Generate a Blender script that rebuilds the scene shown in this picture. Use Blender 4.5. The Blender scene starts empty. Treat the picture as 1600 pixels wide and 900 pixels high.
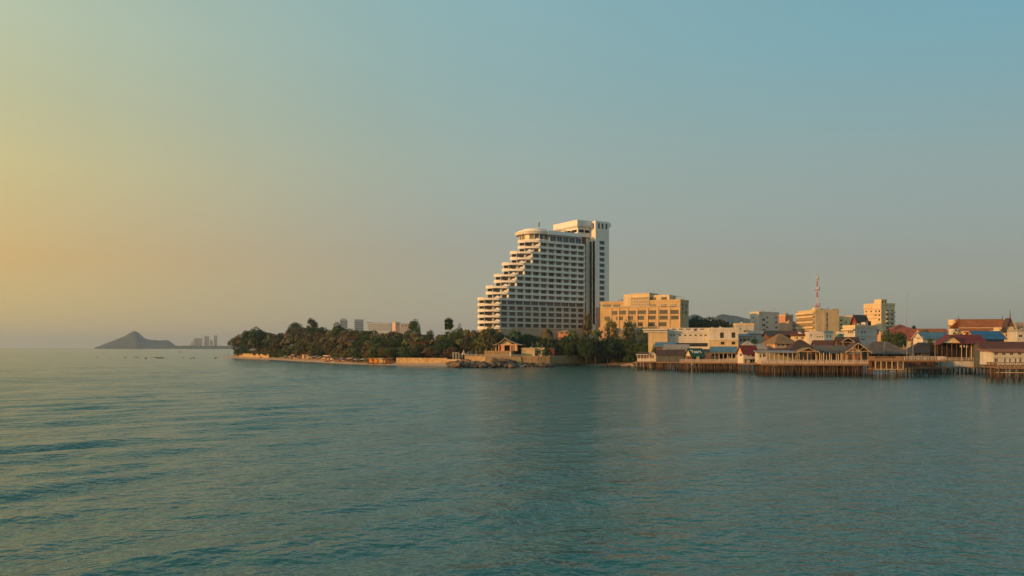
import bpy, math, random
import numpy as np
from mathutils import Vector, Matrix
sc = bpy.context.scene
C = sc.collection
rad = math.radians
# ------------------------------------------------------------------ camera
CAM_H = 10.0
HORIZON = 543.0                      # row of the horizon in the 1600 x 900 photograph
LENS = 28.0
f = 1600 * LENS / 36.0
cam = bpy.data.cameras.new('camera'); co = bpy.data.objects.new('camera', cam); C.objects.link(co)
cam.lens = LENS; cam.sensor_width = 36; cam.shift_y = (HORIZON - 450) / 1600
cam.clip_start = .5; cam.clip_end = 1e5
co.location = (0, 0, CAM_H); co.rotation_euler = (rad(90), 0, 0); sc.camera = co
# ------------------------------------------------------------------ sun and sky
SUN_AZ, SUN_EL = rad(-115), rad(9)  # left of the view direction, a little behind the camera
SUN_DIR = Vector((math.sin(SUN_AZ) * math.cos(SUN_EL), math.cos(SUN_AZ) * math.cos(SUN_EL), math.sin(SUN_EL)))
sl = bpy.data.lights.new('sun', 'SUN'); sl.energy = 4.2; sl.angle = rad(.6); sl.color = (1, .42, .085)
so = bpy.data.objects.new('sun', sl); C.objects.link(so); so.rotation_euler = SUN_DIR.to_track_quat('Z', 'Y').to_euler()
w = bpy.data.worlds.new('World'); sc.world = w; w.use_nodes = True
nt = w.node_tree; nt.nodes.clear()
def wn(t, **k):
    n = nt.nodes.new(t)
    for a, b in k.items(): setattr(n, a, b)
    return n
sky = wn('ShaderNodeTexSky', sky_type='NISHITA', sun_disc=False, sun_elevation=SUN_EL, sun_rotation=SUN_AZ,
         air_density=1.0, dust_density=2.0, ozone_density=1.5)
tc = wn('ShaderNodeTexCoord'); sep = wn('ShaderNodeSeparateXYZ'); nt.links.new(tc.outputs['Generated'], sep.inputs[0])
cmb = wn('ShaderNodeCombineXYZ'); nt.links.new(sep.outputs[0], cmb.inputs[0]); nt.links.new(sep.outputs[1], cmb.inputs[1])
nrm = wn('ShaderNodeVectorMath', operation='NORMALIZE'); nt.links.new(cmb.outputs[0], nrm.inputs[0])
dot = wn('ShaderNodeVectorMath', operation='DOT_PRODUCT'); nt.links.new(nrm.outputs[0], dot.inputs[0])
dot.inputs[1].default_value = (math.sin(SUN_AZ), math.cos(SUN_AZ), 0)
# sunset scattering over the clear sky: colour by height above the horizon, for four bearings from the sun
NW = .6
SKY = {  # bearing cosine: [(sin elevation, scattered light added to the Sky Texture)]
 .134: [(-.02, (.45,.355,.20)), (.0, (.45,.355,.20)), (.045, (.48,.335,.13)), (.096, (.53,.30,.06)), (.194, (.52,.40,.115)), (.263, (.45,.415,.18)), (.342, (.42,.455,.265)), (.6, (.22,.33,.32)), (1, (.12,.24,.30))],
 -.423: [(-.02, (.335,.278,.235)), (.0, (.335,.278,.235)), (.06, (.262,.235,.182)), (.114, (.248,.213,.16)), (.229, (.248,.294,.226)), (.308, (.215,.317,.279)), (.397, (.202,.346,.335)), (.65, (.12,.26,.31)), (1, (.10,.22,.29))],
 -.845: [(-.02, (.225,.225,.21)), (.0, (.225,.225,.21)), (.05, (.16,.163,.153)), (.096, (.148,.124,.108)), (.194, (.160,.188,.142)), (.263, (.135,.228,.206)), (.342, (.109,.262,.278)), (.65, (.09,.22,.28)), (1, (.10,.22,.29))],
 1.0: [(-.02, (.55,.38,.16)), (.0, (.55,.38,.16)), (.096, (.72,.40,.09)), (.2, (.70,.46,.13)), (.342, (.55,.48,.22)), (.6, (.28,.34,.28)), (1, (.12,.24,.30))]}
def ramp(pts):
    r = wn('ShaderNodeValToRGB'); el = r.color_ramp.elements
    while len(el) > 1: el.remove(el[-1])
    for i, (p, c) in enumerate(pts):
        e = el[0] if i == 0 else el.new(max(0, p * .9 + .1))
        e.position = max(0, p * .9 + .1); e.color = (*c, 1)
    r.color_ramp.interpolation = 'LINEAR'
    return r
mp = wn('ShaderNodeMath', operation='MULTIPLY_ADD'); nt.links.new(sep.outputs[2], mp.inputs[0]); mp.inputs[1].default_value = .9; mp.inputs[2].default_value = .1
prev = None; keys = sorted(SKY)
for a, b in [(None, keys[0])] + list(zip(keys[:-1], keys[1:])):
    r = ramp(SKY[b]); nt.links.new(mp.outputs[0], r.inputs[0])
    if prev is None: prev = r.outputs[0]; continue
    mr = wn('ShaderNodeMapRange', interpolation_type='SMOOTHSTEP' if b == 1 else 'LINEAR'); mr.inputs[1].default_value = a; mr.inputs[2].default_value = b
    nt.links.new(dot.outputs['Value'], mr.inputs[0])
    pw = wn('ShaderNodeMath', operation='POWER'); pw.inputs[1].default_value = 1.35 if b == .134 else 1; nt.links.new(mr.outputs[0], pw.inputs[0])
    mx = wn('ShaderNodeMix', data_type='RGBA'); nt.links.new(pw.outputs[0], mx.inputs[0])
    nt.links.new(prev, mx.inputs[6]); nt.links.new(r.outputs[0], mx.inputs[7]); prev = mx.outputs[2]
s1 = wn('ShaderNodeVectorMath', operation='SCALE'); s1.inputs[3].default_value = NW; nt.links.new(sky.outputs[0], s1.inputs[0])
s2 = wn('ShaderNodeVectorMath', operation='SCALE'); s2.inputs[3].default_value = 10; nt.links.new(prev, s2.inputs[0])
ad = wn('ShaderNodeVectorMath', operation='ADD'); nt.links.new(s1.outputs[0], ad.inputs[0]); nt.links.new(s2.outputs[0], ad.inputs[1])
bg = wn('ShaderNodeBackground'); bg.inputs[1].default_value = .1; nt.links.new(ad.outputs[0], bg.inputs[0])
wo = wn('ShaderNodeOutputWorld'); nt.links.new(bg.outputs[0], wo.inputs[0])
vs = sc.view_settings; vs.view_transform = 'Standard'; vs.look = 'None'; vs.exposure = 0; vs.gamma = 1; vs.use_curve_mapping = False
HAZE_DENSITY = 7e-5
# ------------------------------------------------------------------ helpers
def X(px, d): return (px - 800) / f * d
def Z(py, d): return CAM_H + (HORIZON - py) / f * d
M = {}
def mat(name, col, rough=.8, var=.18, scale=.6, streak=0, bump=0, bscale=8, wave=None, wdir='X', metal=0, spec=.3, tint=None, tide=None):
    """procedural paint / plaster / wood: noise-broken colour, rain streaks, fine relief, optional corrugation"""
    if name in M: return M[name]
    m = bpy.data.materials.new(name); m.use_nodes = True; t = m.node_tree; b = t.nodes['Principled BSDF']
    b.inputs['Roughness'].default_value = rough; b.inputs['Metallic'].default_value = metal; b.inputs['Specular IOR Level'].default_value = spec
    L = t.links.new
    tcn = t.nodes.new('ShaderNodeTexCoord'); oi = t.nodes.new('ShaderNodeObjectInfo')
    n = t.nodes.new('ShaderNodeTexNoise'); n.inputs['Scale'].default_value = scale; n.inputs['Detail'].default_value = 5
    L(tcn.outputs['Object'], n.inputs['Vector'])
    mr = t.nodes.new('ShaderNodeMapRange'); mr.inputs[1].default_value = .3; mr.inputs[2].default_value = .7
    mr.inputs[3].default_value = 1 - var; mr.inputs[4].default_value = 1 + var * .5; L(n.outputs[0], mr.inputs[0])
    fac = mr.outputs[0]
    if streak:
        mpn = t.nodes.new('ShaderNodeMapping'); mpn.inputs['Scale'].default_value = (1.6, 1.6, .12); L(tcn.outputs['Object'], mpn.inputs[0])
        n2 = t.nodes.new('ShaderNodeTexNoise'); n2.inputs['Scale'].default_value = .9; n2.inputs['Detail'].default_value = 4; L(mpn.outputs[0], n2.inputs['Vector'])
        m2 = t.nodes.new('ShaderNodeMapRange'); m2.inputs[1].default_value = .42; m2.inputs[2].default_value = .75; m2.inputs[3].default_value = 1; m2.inputs[4].default_value = 1 - streak
        L(n2.outputs[0], m2.inputs[0])
        mm = t.nodes.new('ShaderNodeMath'); mm.operation = 'MULTIPLY'; L(fac, mm.inputs[0]); L(m2.outputs[0], mm.inputs[1]); fac = mm.outputs[0]
    if tide:
        gg = t.nodes.new('ShaderNodeNewGeometry'); sz = t.nodes.new('ShaderNodeSeparateXYZ'); L(gg.outputs['Position'], sz.inputs[0]); ns = t.nodes.new('ShaderNodeMath'); ns.operation = 'MULTIPLY_ADD'; L(n.outputs[0], ns.inputs[0]); ns.inputs[1].default_value = -.9; L(sz.outputs[2], ns.inputs[2])
        mt = t.nodes.new('ShaderNodeMapRange'); mt.inputs[1].default_value = tide - .75; mt.inputs[2].default_value = tide - .25; mt.inputs[3].default_value = .38; mt.inputs[4].default_value = 1; L(ns.outputs[0], mt.inputs[0])
        mq = t.nodes.new('ShaderNodeMath'); mq.operation = 'MULTIPLY'; L(fac, mq.inputs[0]); L(mt.outputs[0], mq.inputs[1]); fac = mq.outputs[0]
    if tint is not None:
        mxx = t.nodes.new('ShaderNodeMix'); mxx.data_type = 'RGBA'; L(oi.outputs['Random'], mxx.inputs[0])
        mxx.inputs[6].default_value = (*col, 1); mxx.inputs[7].default_value = (*tint, 1); src = mxx.outputs[2]
    else:
        rg = t.nodes.new('ShaderNodeRGB'); rg.outputs[0].default_value = (*col, 1); src = rg.outputs[0]
    vm = t.nodes.new('ShaderNodeVectorMath'); vm.operation = 'SCALE'; L(src, vm.inputs[0]); L(fac, vm.inputs[3])
    L(vm.outputs[0], b.inputs['Base Color'])
    h = None
    if wave:
        wv = t.nodes.new('ShaderNodeTexWave'); wv.bands_direction = wdir; wv.inputs['Scale'].default_value = wave; L(tcn.outputs['Object'], wv.inputs['Vector']); h = wv.outputs[1]; dist = .04
    elif bump:
        nb = t.nodes.new('ShaderNodeTexNoise'); nb.inputs['Scale'].default_value = bscale; nb.inputs['Detail'].default_value = 3; L(tcn.outputs['Object'], nb.inputs['Vector']); h = nb.outputs[0]; dist = bump
    if h is not None:
        bp = t.nodes.new('ShaderNodeBump'); bp.inputs['Distance'].default_value = dist; bp.inputs['Strength'].default_value = .8; L(h, bp.inputs['Height']); L(bp.outputs[0], b.inputs['Normal'])
    M[name] = m
    return m
def glass(name, col=(.05, .056, .055), rough=.12):
    if name in M: return M[name]
    m = mat(name, col, rough, var=.5, scale=.35, spec=.6); return m
class MB:
    """collects faces and links them as one mesh object"""
    def __init__(s): s.v = []; s.f = []; s.m = []; s.cur = 0
    def add(s, pts, faces):
        o = len(s.v); s.v += [tuple(p) for p in pts]
        for q in faces: s.f.append([o + i for i in q]); s.m.append(s.cur)
        return s
    def quad(s, *p): return s.add(p, [list(range(len(p)))])
    def box(s, x0, x1, y0, y1, z0, z1):
        return s.add([(x0,y0,z0),(x1,y0,z0),(x1,y1,z0),(x0,y1,z0),(x0,y0,z1),(x1,y0,z1),(x1,y1,z1),(x0,y1,z1)],
                     [(0,3,2,1),(4,5,6,7),(0,1,5,4),(1,2,6,5),(2,3,7,6),(3,0,4,7)])
    def prism(s, poly, z0, z1, poly2=None):
        n = len(poly); p2 = poly2 or poly
        return s.add([(x, y, z0) for x, y in poly] + [(x, y, z1) for x, y in p2],
                     [list(range(n))[::-1], list(range(n, 2 * n))] + [(i, (i + 1) % n, n + (i + 1) % n, n + i) for i in range(n)])
    def strip(s, path, z0, z1, th):
        """a standing band of thickness th along an open plan path"""
        n = len(path); outp = []
        for i in range(n):
            a = Vector(path[max(0, i - 1)]); b = Vector(path[min(n - 1, i + 1)]); d = (b - a).normalized()
            outp.append((path[i][0] - d.y * th, path[i][1] + d.x * th))
        return s.prism(list(path) + outp[::-1], z0, z1)
    def bar(s, p, q, r, r2=None, n=6):
        p = Vector(p); q = Vector(q); d = (q - p).normalized(); a = d.orthogonal().normalized(); b = d.cross(a); r2 = r if r2 is None else r2
        pts = [p + (a * math.cos(t) + b * math.sin(t)) * r for t in [2 * math.pi * i / n for i in range(n)]] + \
              [q + (a * math.cos(t) + b * math.sin(t)) * r2 for t in [2 * math.pi * i / n for i in range(n)]]
        return s.add(pts, [list(range(n))[::-1], list(range(n, 2 * n))] + [(i, (i + 1) % n, n + (i + 1) % n, n + i) for i in range(n)])
    def slab(s, a, b, c, d, th):
        """thick sloping sheet with the four top corners a b c d"""
        t = Vector((0, 0, -th)); p = [Vector(v) for v in (a, b, c, d)]
        return s.add(p + [v + t for v in p], [(0,1,2,3),(7,6,5,4),(0,4,5,1),(1,5,6,2),(2,6,7,3),(3,7,4,0)])
    def facade(s, O, U, w, z0, z1, ops, depth=.35):
        """wall face with real rectangular openings and reveals; O corner (x, y), U plan direction, seen with U to the right"""
        O = Vector((*O, 0)); U = Vector((*U, 0)); inn = Vector((-U.y, U.x, 0))
        xs = sorted({0, w, *[o[0] for o in ops], *[o[1] for o in ops]}); zs = sorted({z0, z1, *[o[2] for o in ops], *[o[3] for o in ops]})
        P = lambda a, z, k=0: tuple(O + U * a + inn * k + Vector((0, 0, z)))
        for i in range(len(xs) - 1):
            for j in range(len(zs) - 1):
                cx = (xs[i] + xs[i + 1]) / 2; cz = (zs[j] + zs[j + 1]) / 2
                if any(o[0] < cx < o[1] and o[2] < cz < o[3] for o in ops): continue
                s.quad(P(xs[i], zs[j]), P(xs[i + 1], zs[j]), P(xs[i + 1], zs[j + 1]), P(xs[i], zs[j + 1]))
        for a0, a1, b0, b1 in [o[:4] for o in ops]:
            s.quad(P(a0, b0), P(a0, b0, depth), P(a1, b0, depth), P(a1, b0)); s.quad(P(a0, b1), P(a1, b1), P(a1, b1, depth), P(a0, b1, depth))
            s.quad(P(a0, b0), P(a0, b1), P(a0, b1, depth), P(a0, b0, depth)); s.quad(P(a1, b0), P(a1, b0, depth), P(a1, b1, depth), P(a1, b1))
        return s
    def mesh(s, name, mats, smooth=False):
        me = bpy.data.meshes.new(name); me.from_pydata(s.v, [], s.f)
        for m in (mats if isinstance(mats, (list, tuple)) else [mats]): me.materials.append(m)
        if max(s.m, default=0): me.polygons.foreach_set('material_index', s.m)
        if smooth: me.polygons.foreach_set('use_smooth', [True] * len(me.polygons))
        me.update(); return me
    def build(s, name, mats, parent=None, smooth=False):
        return link(name, s.mesh(name, mats, smooth), parent)
def link(name, me, parent=None, loc=(0,0,0), rot=(0,0,0), scale=(1,1,1)):
    o = bpy.data.objects.new(name, me); C.objects.link(o); o.parent = parent
    o.location = loc; o.rotation_euler = rot; o.scale = scale
    return o
def tag(o, label=None, cat=None, group=None, kind=None):
    for k, v in (('label', label), ('category', cat), ('group', group), ('kind', kind)):
        if v: o[k] = v
    return o
def thing(name, label, cat, loc, rz=0, group=None):
    return tag(link(name, None, None, loc, (0, 0, rz)), label, cat, group)
MESH = {}
def shared(key, fn):
    if key not in MESH: MESH[key] = fn()
    return MESH[key]
def window(parent, a0, a1, z0, z1, O, U, recess=.3, frame='frame_white', pane='glass', sub=False, mull=2):
    """one window in an opening of a facade: frame bars and a pane, mesh shared between equal sizes"""
    wd, h = round(a1 - a0, 1), round(z1 - z0, 1)
    U = Vector((*U, 0)); inn = Vector((-U.y, U.x, 0)); p = Vector((*O, 0)) + U * ((a0 + a1) / 2) + inn * recess + Vector((0, 0, (z0 + z1) / 2))
    ang = math.atan2(U.y, U.x); t = min(.09, wd * .08)
    def fr(withpane):
        b = MB(); x, z = wd / 2, h / 2
        b.box(-x, x, -.05, .05, -z, -z + t); b.box(-x, x, -.05, .05, z - t, z); b.box(-x, -x + t, -.05, .05, -z + t, z - t); b.box(x - t, x, -.05, .05, -z + t, z - t)
        for k in range(1, mull): c = -x + wd * k / mull; b.box(c - t / 2, c + t / 2, -.045, .045, -z + t, z - t)
        if withpane: b.cur = 1; b.quad((-x, 0, -z), (x, 0, -z), (x, 0, z), (-x, 0, z))
        return b.mesh('window', [M[frame], M[pane]])
    o = link('window', shared(('win', wd, h, frame, pane, sub, mull), lambda: fr(not sub)), parent, p, (0, 0, ang), ((a1 - a0) / wd, 1, (z1 - z0) / h))
    if sub: link('pane', shared(('pane', wd, h, pane), lambda: MB().box(-wd / 2, wd / 2, -.01, .01, -h / 2, h / 2).mesh('pane', [M[pane]])), o)
    return o
# ------------------------------------------------------------------ materials
mat('white_wall', (.58, .57, .54), .8, .12, .25, streak=.22); mat('hotel_white', (.74, .755, .755), .75, .07, .2, streak=.10); mat('pale_wall', (.52, .53, .52), .85, .14, .3, streak=.25)
mat('cream_wall', (.66, .56, .38), .85, .12, .25, streak=.2); mat('yellow_wall', (.58, .48, .30), .85, .12, .25, streak=.18); mat('pink_wall', (.56, .30, .20), .85, .14, .3, streak=.2)
mat('peach_wall', (.60, .43, .30), .85, .12, .3, streak=.2); mat('tan_wall', (.46, .38, .28), .85, .12, .3, streak=.15); mat('annex_wall', (.50, .40, .24), .85, .12, .3, streak=.18)
mat('blue_wall', (.18, .34, .52), .8, .15, .4, streak=.15); mat('grey_wall', (.33, .34, .34), .85, .2, .3, streak=.3); mat('slate_wall', (.10, .12, .13), .8, .25, .5, streak=.3)
mat('tin_wall', (.26, .32, .34), .55, .25, .4, streak=.35, wave=3.0); mat('brown_wall', (.16, .09, .06), .85, .3, .8)
mat('red_wall', (.24, .05, .045), .8, .2, .6); mat('green_wall', (.20, .42, .32), .8, .2, .6); mat('stone_wall', (.34, .26, .15), .95, .35, 1.2, bump=.25, bscale=1.6, streak=.3, tide=1.5)
mat('beach_wall', (.46, .35, .20), .95, .25, .7, bump=.14, bscale=2.0, streak=.3, tide=1.2); mat('orange_cloth', (.62, .30, .06), .8, .2, .8)
for n_, c_ in (('red_roof', (.17, .030, .024)), ('rust_roof', (.13, .055, .035)), ('grey_roof', (.13, .12, .10)), ('brown_roof', (.085, .055, .04)), ('dark_roof', (.055, .055, .055)),
               ('blue_roof', (.035, .17, .36)), ('pale_blue_roof', (.10, .23, .33)), ('green_roof', (.012, .085, .060)), ('tin_roof', (.30, .30, .28)), ('orange_roof', (.36, .13, .035)), ('tile_red_roof', (.34, .10, .05)), ('tan_roof', (.26, .18, .085)), ('pale_roof', (.42, .38, .30))):
    mat(n_, c_, .7, .28, .35, streak=.3, wave=2.2)
mat('wood', (.20, .115, .055), .85, .4, 1.5, tint=(.12, .08, .055)); mat('pile_wood', (.16, .105, .062), .9, .4, 1.2, tint=(.045, .036, .03), tide=1.3); mat('rail_panel', (.44, .32, .26), .85, .55, 2.6, streak=.35, tint=(.36, .27, .22)); mat('low_floor', (.56, .48, .38), .85, .1, .3, streak=.12); mat('deck_wood', (.27, .17, .10), .85, .3, .8)
mat('pale_wood', (.52, .40, .26), .8, .2, .9); mat('rail_white', (.55, .50, .46), .75, .2, .8); mat('frame_white', (.50, .50, .47), .6, .1, .6); mat('frame_dark', (.035, .03, .028), .6, .2, .6)
glass('glass'); glass('glass_dark', (.022, .024, .026)); glass('glass_blue', (.07, .095, .12)); glass('glass_pale', (.22, .19, .14), .2); glass('curtain_glass', (.20, .205, .19), .2)
mat('dark_room', (.025, .022, .02), .9, .4, .8); mat('sign_white', (.75, .75, .72), .6, .05); mat('mast_red', (.42, .05, .04), .6, .1); mat('mast_white', (.60, .56, .52), .6, .1)
mat('bark', (.10, .075, .055), .95, .4, 2, bump=.05, bscale=5); mat('palm_bark', (.17, .14, .11), .95, .3, 2); mat('rock', (.085, .075, .068), .95, .45, .8, bump=.2, bscale=2.5, tint=(.16, .13, .10), tide=.7)
mat('canvas', (.62, .50, .36), .8, .15, .8)
for n_, c_, t_ in (('leaf_dark', (0.036, 0.081, 0.039), (0.055, 0.101, 0.042)), ('leaf_mid', (0.058, 0.112, 0.044), (0.096, 0.120, 0.052)), ('leaf_olive', (0.107, 0.125, 0.047), (0.138, 0.117, 0.055)), ('leaf_brown', (0.152, 0.104, 0.065), (0.117, 0.107, 0.055)), ('leaf_palm', (0.062, 0.114, 0.044), (0.117, 0.137, 0.049))):
    mat(n_, c_, .75, .45, .9, tint=t_, spec=.2)
M['leaf_grey'] = mat('leaf_grey', (0.063, 0.096, 0.073), .8, .4, .7, tint=(0.103, 0.101, 0.070), spec=.2)
# ------------------------------------------------------------------ the land and the sea
SHORE = [(-292, 785), (-240, 712), (-180, 622), (-135, 540), (-100, 481), (-71, 447), (-34, 424), (-12, 407), (8, 416), (36, 442), (62, 432), (75, 395), (110, 372), (135, 338), (180, 312), (240, 300), (420, 285), (900, 260)]
def shore_y(x): return float(np.interp(x, [p[0] for p in SHORE], [p[1] for p in SHORE]))
def land_z(x, y):
    a = (y - shore_y(x)) * .8
    e = x - np.interp(y, [700, 785, 1000, 1600, 5000], [-240, -292, -255, -240, -420])
    t = min(a, e * .9)
    return float(np.interp(t, [-40, -4, 0, 9, 16, 21, 60, 250, 900, 3000], [-3.5, -.8, 0, 1.6, 2.0, 3.4, 5.5, 8, 10, 14]))
def ground():
    xs = np.concatenate([np.arange(-340, 260, 4.5), np.geomspace(265, 2600, 34)]); ys = np.concatenate([np.arange(250, 560, 4.0), np.arange(560, 860, 6.0), np.geomspace(870, 5200, 30)])
    rs = np.random.RandomState(3); v = []; fs = []
    for y in ys:
        for x in xs: v.append((x, y, land_z(x, y) + .12 * math.sin(x * .31 + y * .17) + .1 * math.sin(x * .11 - y * .23 + 1)))
    n = len(xs)
    for j in range(len(ys) - 1):
        for i in range(n - 1): fs.append((j * n + i, j * n + i + 1, (j + 1) * n + i + 1, (j + 1) * n + i))
    me = bpy.data.meshes.new('ground'); me.from_pydata(v, [], fs); me.polygons.foreach_set('use_smooth', [True] * len(fs))
    m = bpy.data.materials.new('ground'); m.use_nodes = True; t = m.node_tree; b = t.nodes['Principled BSDF']; b.inputs['Roughness'].default_value = .95; L = t.links.new
    g = t.nodes.new('ShaderNodeNewGeometry'); s = t.nodes.new('ShaderNodeSeparateXYZ'); L(g.outputs['Position'], s.inputs[0])
    n1 = t.nodes.new('ShaderNodeTexNoise'); n1.inputs['Scale'].default_value = .12; n1.inputs['Detail'].default_value = 6; L(g.outputs['Position'], n1.inputs['Vector'])
    ma = t.nodes.new('ShaderNodeMath'); ma.operation = 'MULTIPLY_ADD'; L(n1.outputs[0], ma.inputs[0]); ma.inputs[1].default_value = 1.6; L(s.outputs[2], ma.inputs[2])
    r = t.nodes.new('ShaderNodeValToRGB'); mr = t.nodes.new('ShaderNodeMapRange'); mr.inputs[1].default_value = 0; mr.inputs[2].default_value = 8; L(ma.outputs[0], mr.inputs[0]); L(mr.outputs[0], r.inputs[0])
    el = r.color_ramp.elements; el[0].color = (.20, .15, .11, 1); el[1].color = (.07, .065, .035, 1); e = el.new(.16); e.color = (.46, .36, .26, 1); e = el.new(.42); e.color = (.42, .33, .23, 1); e = el.new(.6); e.color = (.09, .075, .04, 1)
    n2 = t.nodes.new('ShaderNodeTexNoise'); n2.inputs['Scale'].default_value = 1.3; n2.inputs['Detail'].default_value = 4; L(g.outputs['Position'], n2.inputs['Vector'])
    m2 = t.nodes.new('ShaderNodeMapRange'); m2.inputs[3].default_value = .65; m2.inputs[4].default_value = 1.25; L(n2.outputs[0], m2.inputs[0])
    vm = t.nodes.new('ShaderNodeVectorMath'); vm.operation = 'SCALE'; L(r.outputs[0], vm.inputs[0]); L(m2.outputs[0], vm.inputs[3]); L(vm.outputs[0], b.inputs['Base Color'])
    me.materials.append(m); tag(link('ground', me), kind='structure')
ground()
def sea():
    rs = np.random.RandomState(11)
    th = np.concatenate([np.linspace(-180, -62, 14)[:-1], np.linspace(-62, -46, 20)[:-1], np.linspace(-46, 46, 460), np.linspace(46, 62, 20)[1:], np.linspace(62, 180, 14)[1:]])
    th = np.radians(th[:-1])
    r = np.concatenate([[2, 6, 12, 18, 22], 25 * np.exp(np.arange(0, math.log(900 / 25), .0075)), np.geomspace(910, 15500, 60)])
    R, T = np.meshgrid(r, th, indexing='ij'); x = R * np.sin(T); y = R * np.cos(T); z = np.zeros_like(x)
    # groups of swell running in from the left, shorter wind waves over them
    grp = sum(np.sin((x * math.cos(a) + y * math.sin(a)) * k + p) for a, k, p in [(.3, .061, .4), (1.7, .043, 2.0), (-.6, .083, 4.0), (2.4, .029, 1.0)]) * .25
    side = .22 + .70 / (1 + np.exp((x + 10) / 11))
    for i in range(34):
        lam = 2.0 * (13.0 / 2.0) ** (i / 33) if i < 30 else [9.5, 11.5, 13.0, 10.4][i - 30]
        a0 = math.atan2(-.75, .66) + rs.normal() * (.15 if lam > 6 else .5)
        k = 2 * math.pi / lam; amp = lam * (.0026 if lam < 5 else .0060) * (2.2 if i >= 30 else 1) * rs.uniform(.6, 1.3)
        ph = (x * math.cos(a0) + y * math.sin(a0)) * k + rs.uniform(0, 6.28) + 1.1 * np.sin(x * .021 * (1 + .3 * math.sin(i)) + i) + .9 * np.sin(y * .025 + i * 2.1)
        g = np.clip(.55 + 1.1 * grp * (1 if i % 2 else -1), .12, 1.5)
        s = np.sin(ph); z += amp * g * side ** (1 if lam > 4 else .3) * (s + .25 * np.cos(2 * ph))
    fade = 1 / (1 + (R / 420.0) ** 2.5); fade[:5] *= .3; z = z * fade
    z[R > 900] = 0
    nr, na = x.shape; v = np.stack([x, y, z], -1).reshape(-1, 3)
    i = np.arange(nr - 1)[:, None] * na; j = np.arange(na)[None, :]; j2 = (j + 1) % na
    q = np.stack([i + j, i + na + j, i + na + j2, i + j2], -1).reshape(-1, 4)[:, ::-1]
    me = bpy.data.meshes.new('sea'); me.vertices.add(len(v)); me.vertices.foreach_set('co', v.ravel().astype(np.float32))
    me.loops.add(q.size); me.loops.foreach_set('vertex_index', q.ravel().astype(np.int32)); me.polygons.add(len(q))
    me.polygons.foreach_set('loop_start', np.arange(0, q.size, 4, dtype=np.int32)); me.polygons.foreach_set('use_smooth', np.ones(len(q), bool)); me.update(); me.validate()
    m = bpy.data.materials.new('sea_water'); m.use_nodes = True; t = m.node_tree; b = t.nodes['Principled BSDF']; L = t.links.new
    b.inputs['Roughness'].default_value = .15; b.inputs['IOR'].default_value = 1.40
    g = t.nodes.new('ShaderNodeNewGeometry')
    nc = t.nodes.new('ShaderNodeTexNoise'); nc.inputs['Scale'].default_value = .02; nc.inputs['Detail'].default_value = 3; L(g.outputs['Position'], nc.inputs['Vector'])
    mx = t.nodes.new('ShaderNodeMix'); mx.data_type = 'RGBA'; L(nc.outputs[0], mx.inputs[0]); mx.inputs[6].default_value = (.018, .116, .105, 1); mx.inputs[7].default_value = (.030, .136, .120, 1); L(mx.outputs[2], b.inputs['Base Color'])
    def ripple(sc_, ax, rot, det, rough=.5):
        mpn = t.nodes.new('ShaderNodeMapping'); mpn.inputs['Rotation'].default_value = (0, 0, rot); mpn.inputs['Scale'].default_value = (sc_ * ax, sc_, sc_); L(g.outputs['Position'], mpn.inputs[0])
        n = t.nodes.new('ShaderNodeTexNoise'); n.inputs['Scale'].default_value = 1; n.inputs['Detail'].default_value = det; n.inputs['Roughness'].default_value = rough; L(mpn.outputs[0], n.inputs['Vector']); return n.outputs[0]
    h = None
    for sc_, ax, rot, det, wgt in ((.38, .75, rad(-35), 2, .85), (1.05, .7, rad(-12), 3, .62), (2.8, .8, rad(-30), 2, .2)):
        o = ripple(sc_, ax, rot, det); k = t.nodes.new('ShaderNodeMath'); k.operation = 'MULTIPLY_ADD'; L(o, k.inputs[0]); k.inputs[1].default_value = wgt
        if h is None: k.inputs[2].default_value = 0
        else: L(h, k.inputs[2])
        h = k.outputs[0]
    bp = t.nodes.new('ShaderNodeBump'); bp.inputs['Distance'].default_value = .52; bp.inputs['Strength'].default_value = .9; L(h, bp.inputs['Height']); L(bp.outputs[0], b.inputs['Normal'])
    me.materials.append(m); tag(link('sea', me), kind='structure')
sea()
def ridge(name, pts, d, thick, col, seed, n=90, rows=22):
    """a hill range with its own length, depth and height; pts is its skyline"""
    rs = np.random.RandomState(seed); v = []; px = np.linspace(pts[0][0], pts[-1][0], n)
    hs = np.interp(px, [p[0] for p in pts], [p[1] for p in pts]); k = np.exp(-np.linspace(-1.5, 1.5, 5) ** 2); hs = np.convolve(np.pad(hs, 2, mode='edge'), k / k.sum(), 'valid')
    for j in range(rows):
        s = -1 + 2 * j / (rows - 1); prof = max(0, 1 - s * s) ** .8
        for i in range(n):
            top = Z(hs[i], d) - .5
            zz = top * prof * (1 + .10 * math.sin(i * .45 + j * .8) * (1 - prof) + rs.uniform(-.035, .035) * (prof < .98)) - 2 * (1 - prof)
            v.append((X(px[i], d) * (1 + s * thick / d), d + s * thick, max(-3, zz) if 0 < i < n - 1 else -3))
    fs = [(j * n + i, j * n + i + 1, (j + 1) * n + i + 1, (j + 1) * n + i) for j in range(rows - 1) for i in range(n - 1)]
    me = bpy.data.meshes.new(name); me.from_pydata(v, [], fs); me.polygons.foreach_set('use_smooth', [True] * len(fs))
    me.materials.append(mat(name, col, .95, .5, .006)); return tag(link(name, me), kind='structure')
ridge('island_hill', [(147,543),(155,540.5),(166,536),(180,531),(195,525),(203,520),(208,517.5),(213,517.5),(218,521),(224,527),(230,530),(238,531.5),(241,530.5),(247,532),(258,531.5),(262,531),(268,535),(274,539.5),(281,541.5),(290,543)], 7000, 700, (.06, .085, .09), 1)
ridge('far_shore', [(262,543),(275,540.5),(300,539.6),(320,540.8),(345,540),(370,541),(420,541),(470,543)], 6200, 350, (.07, .08, .05), 2, n=60)
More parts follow.
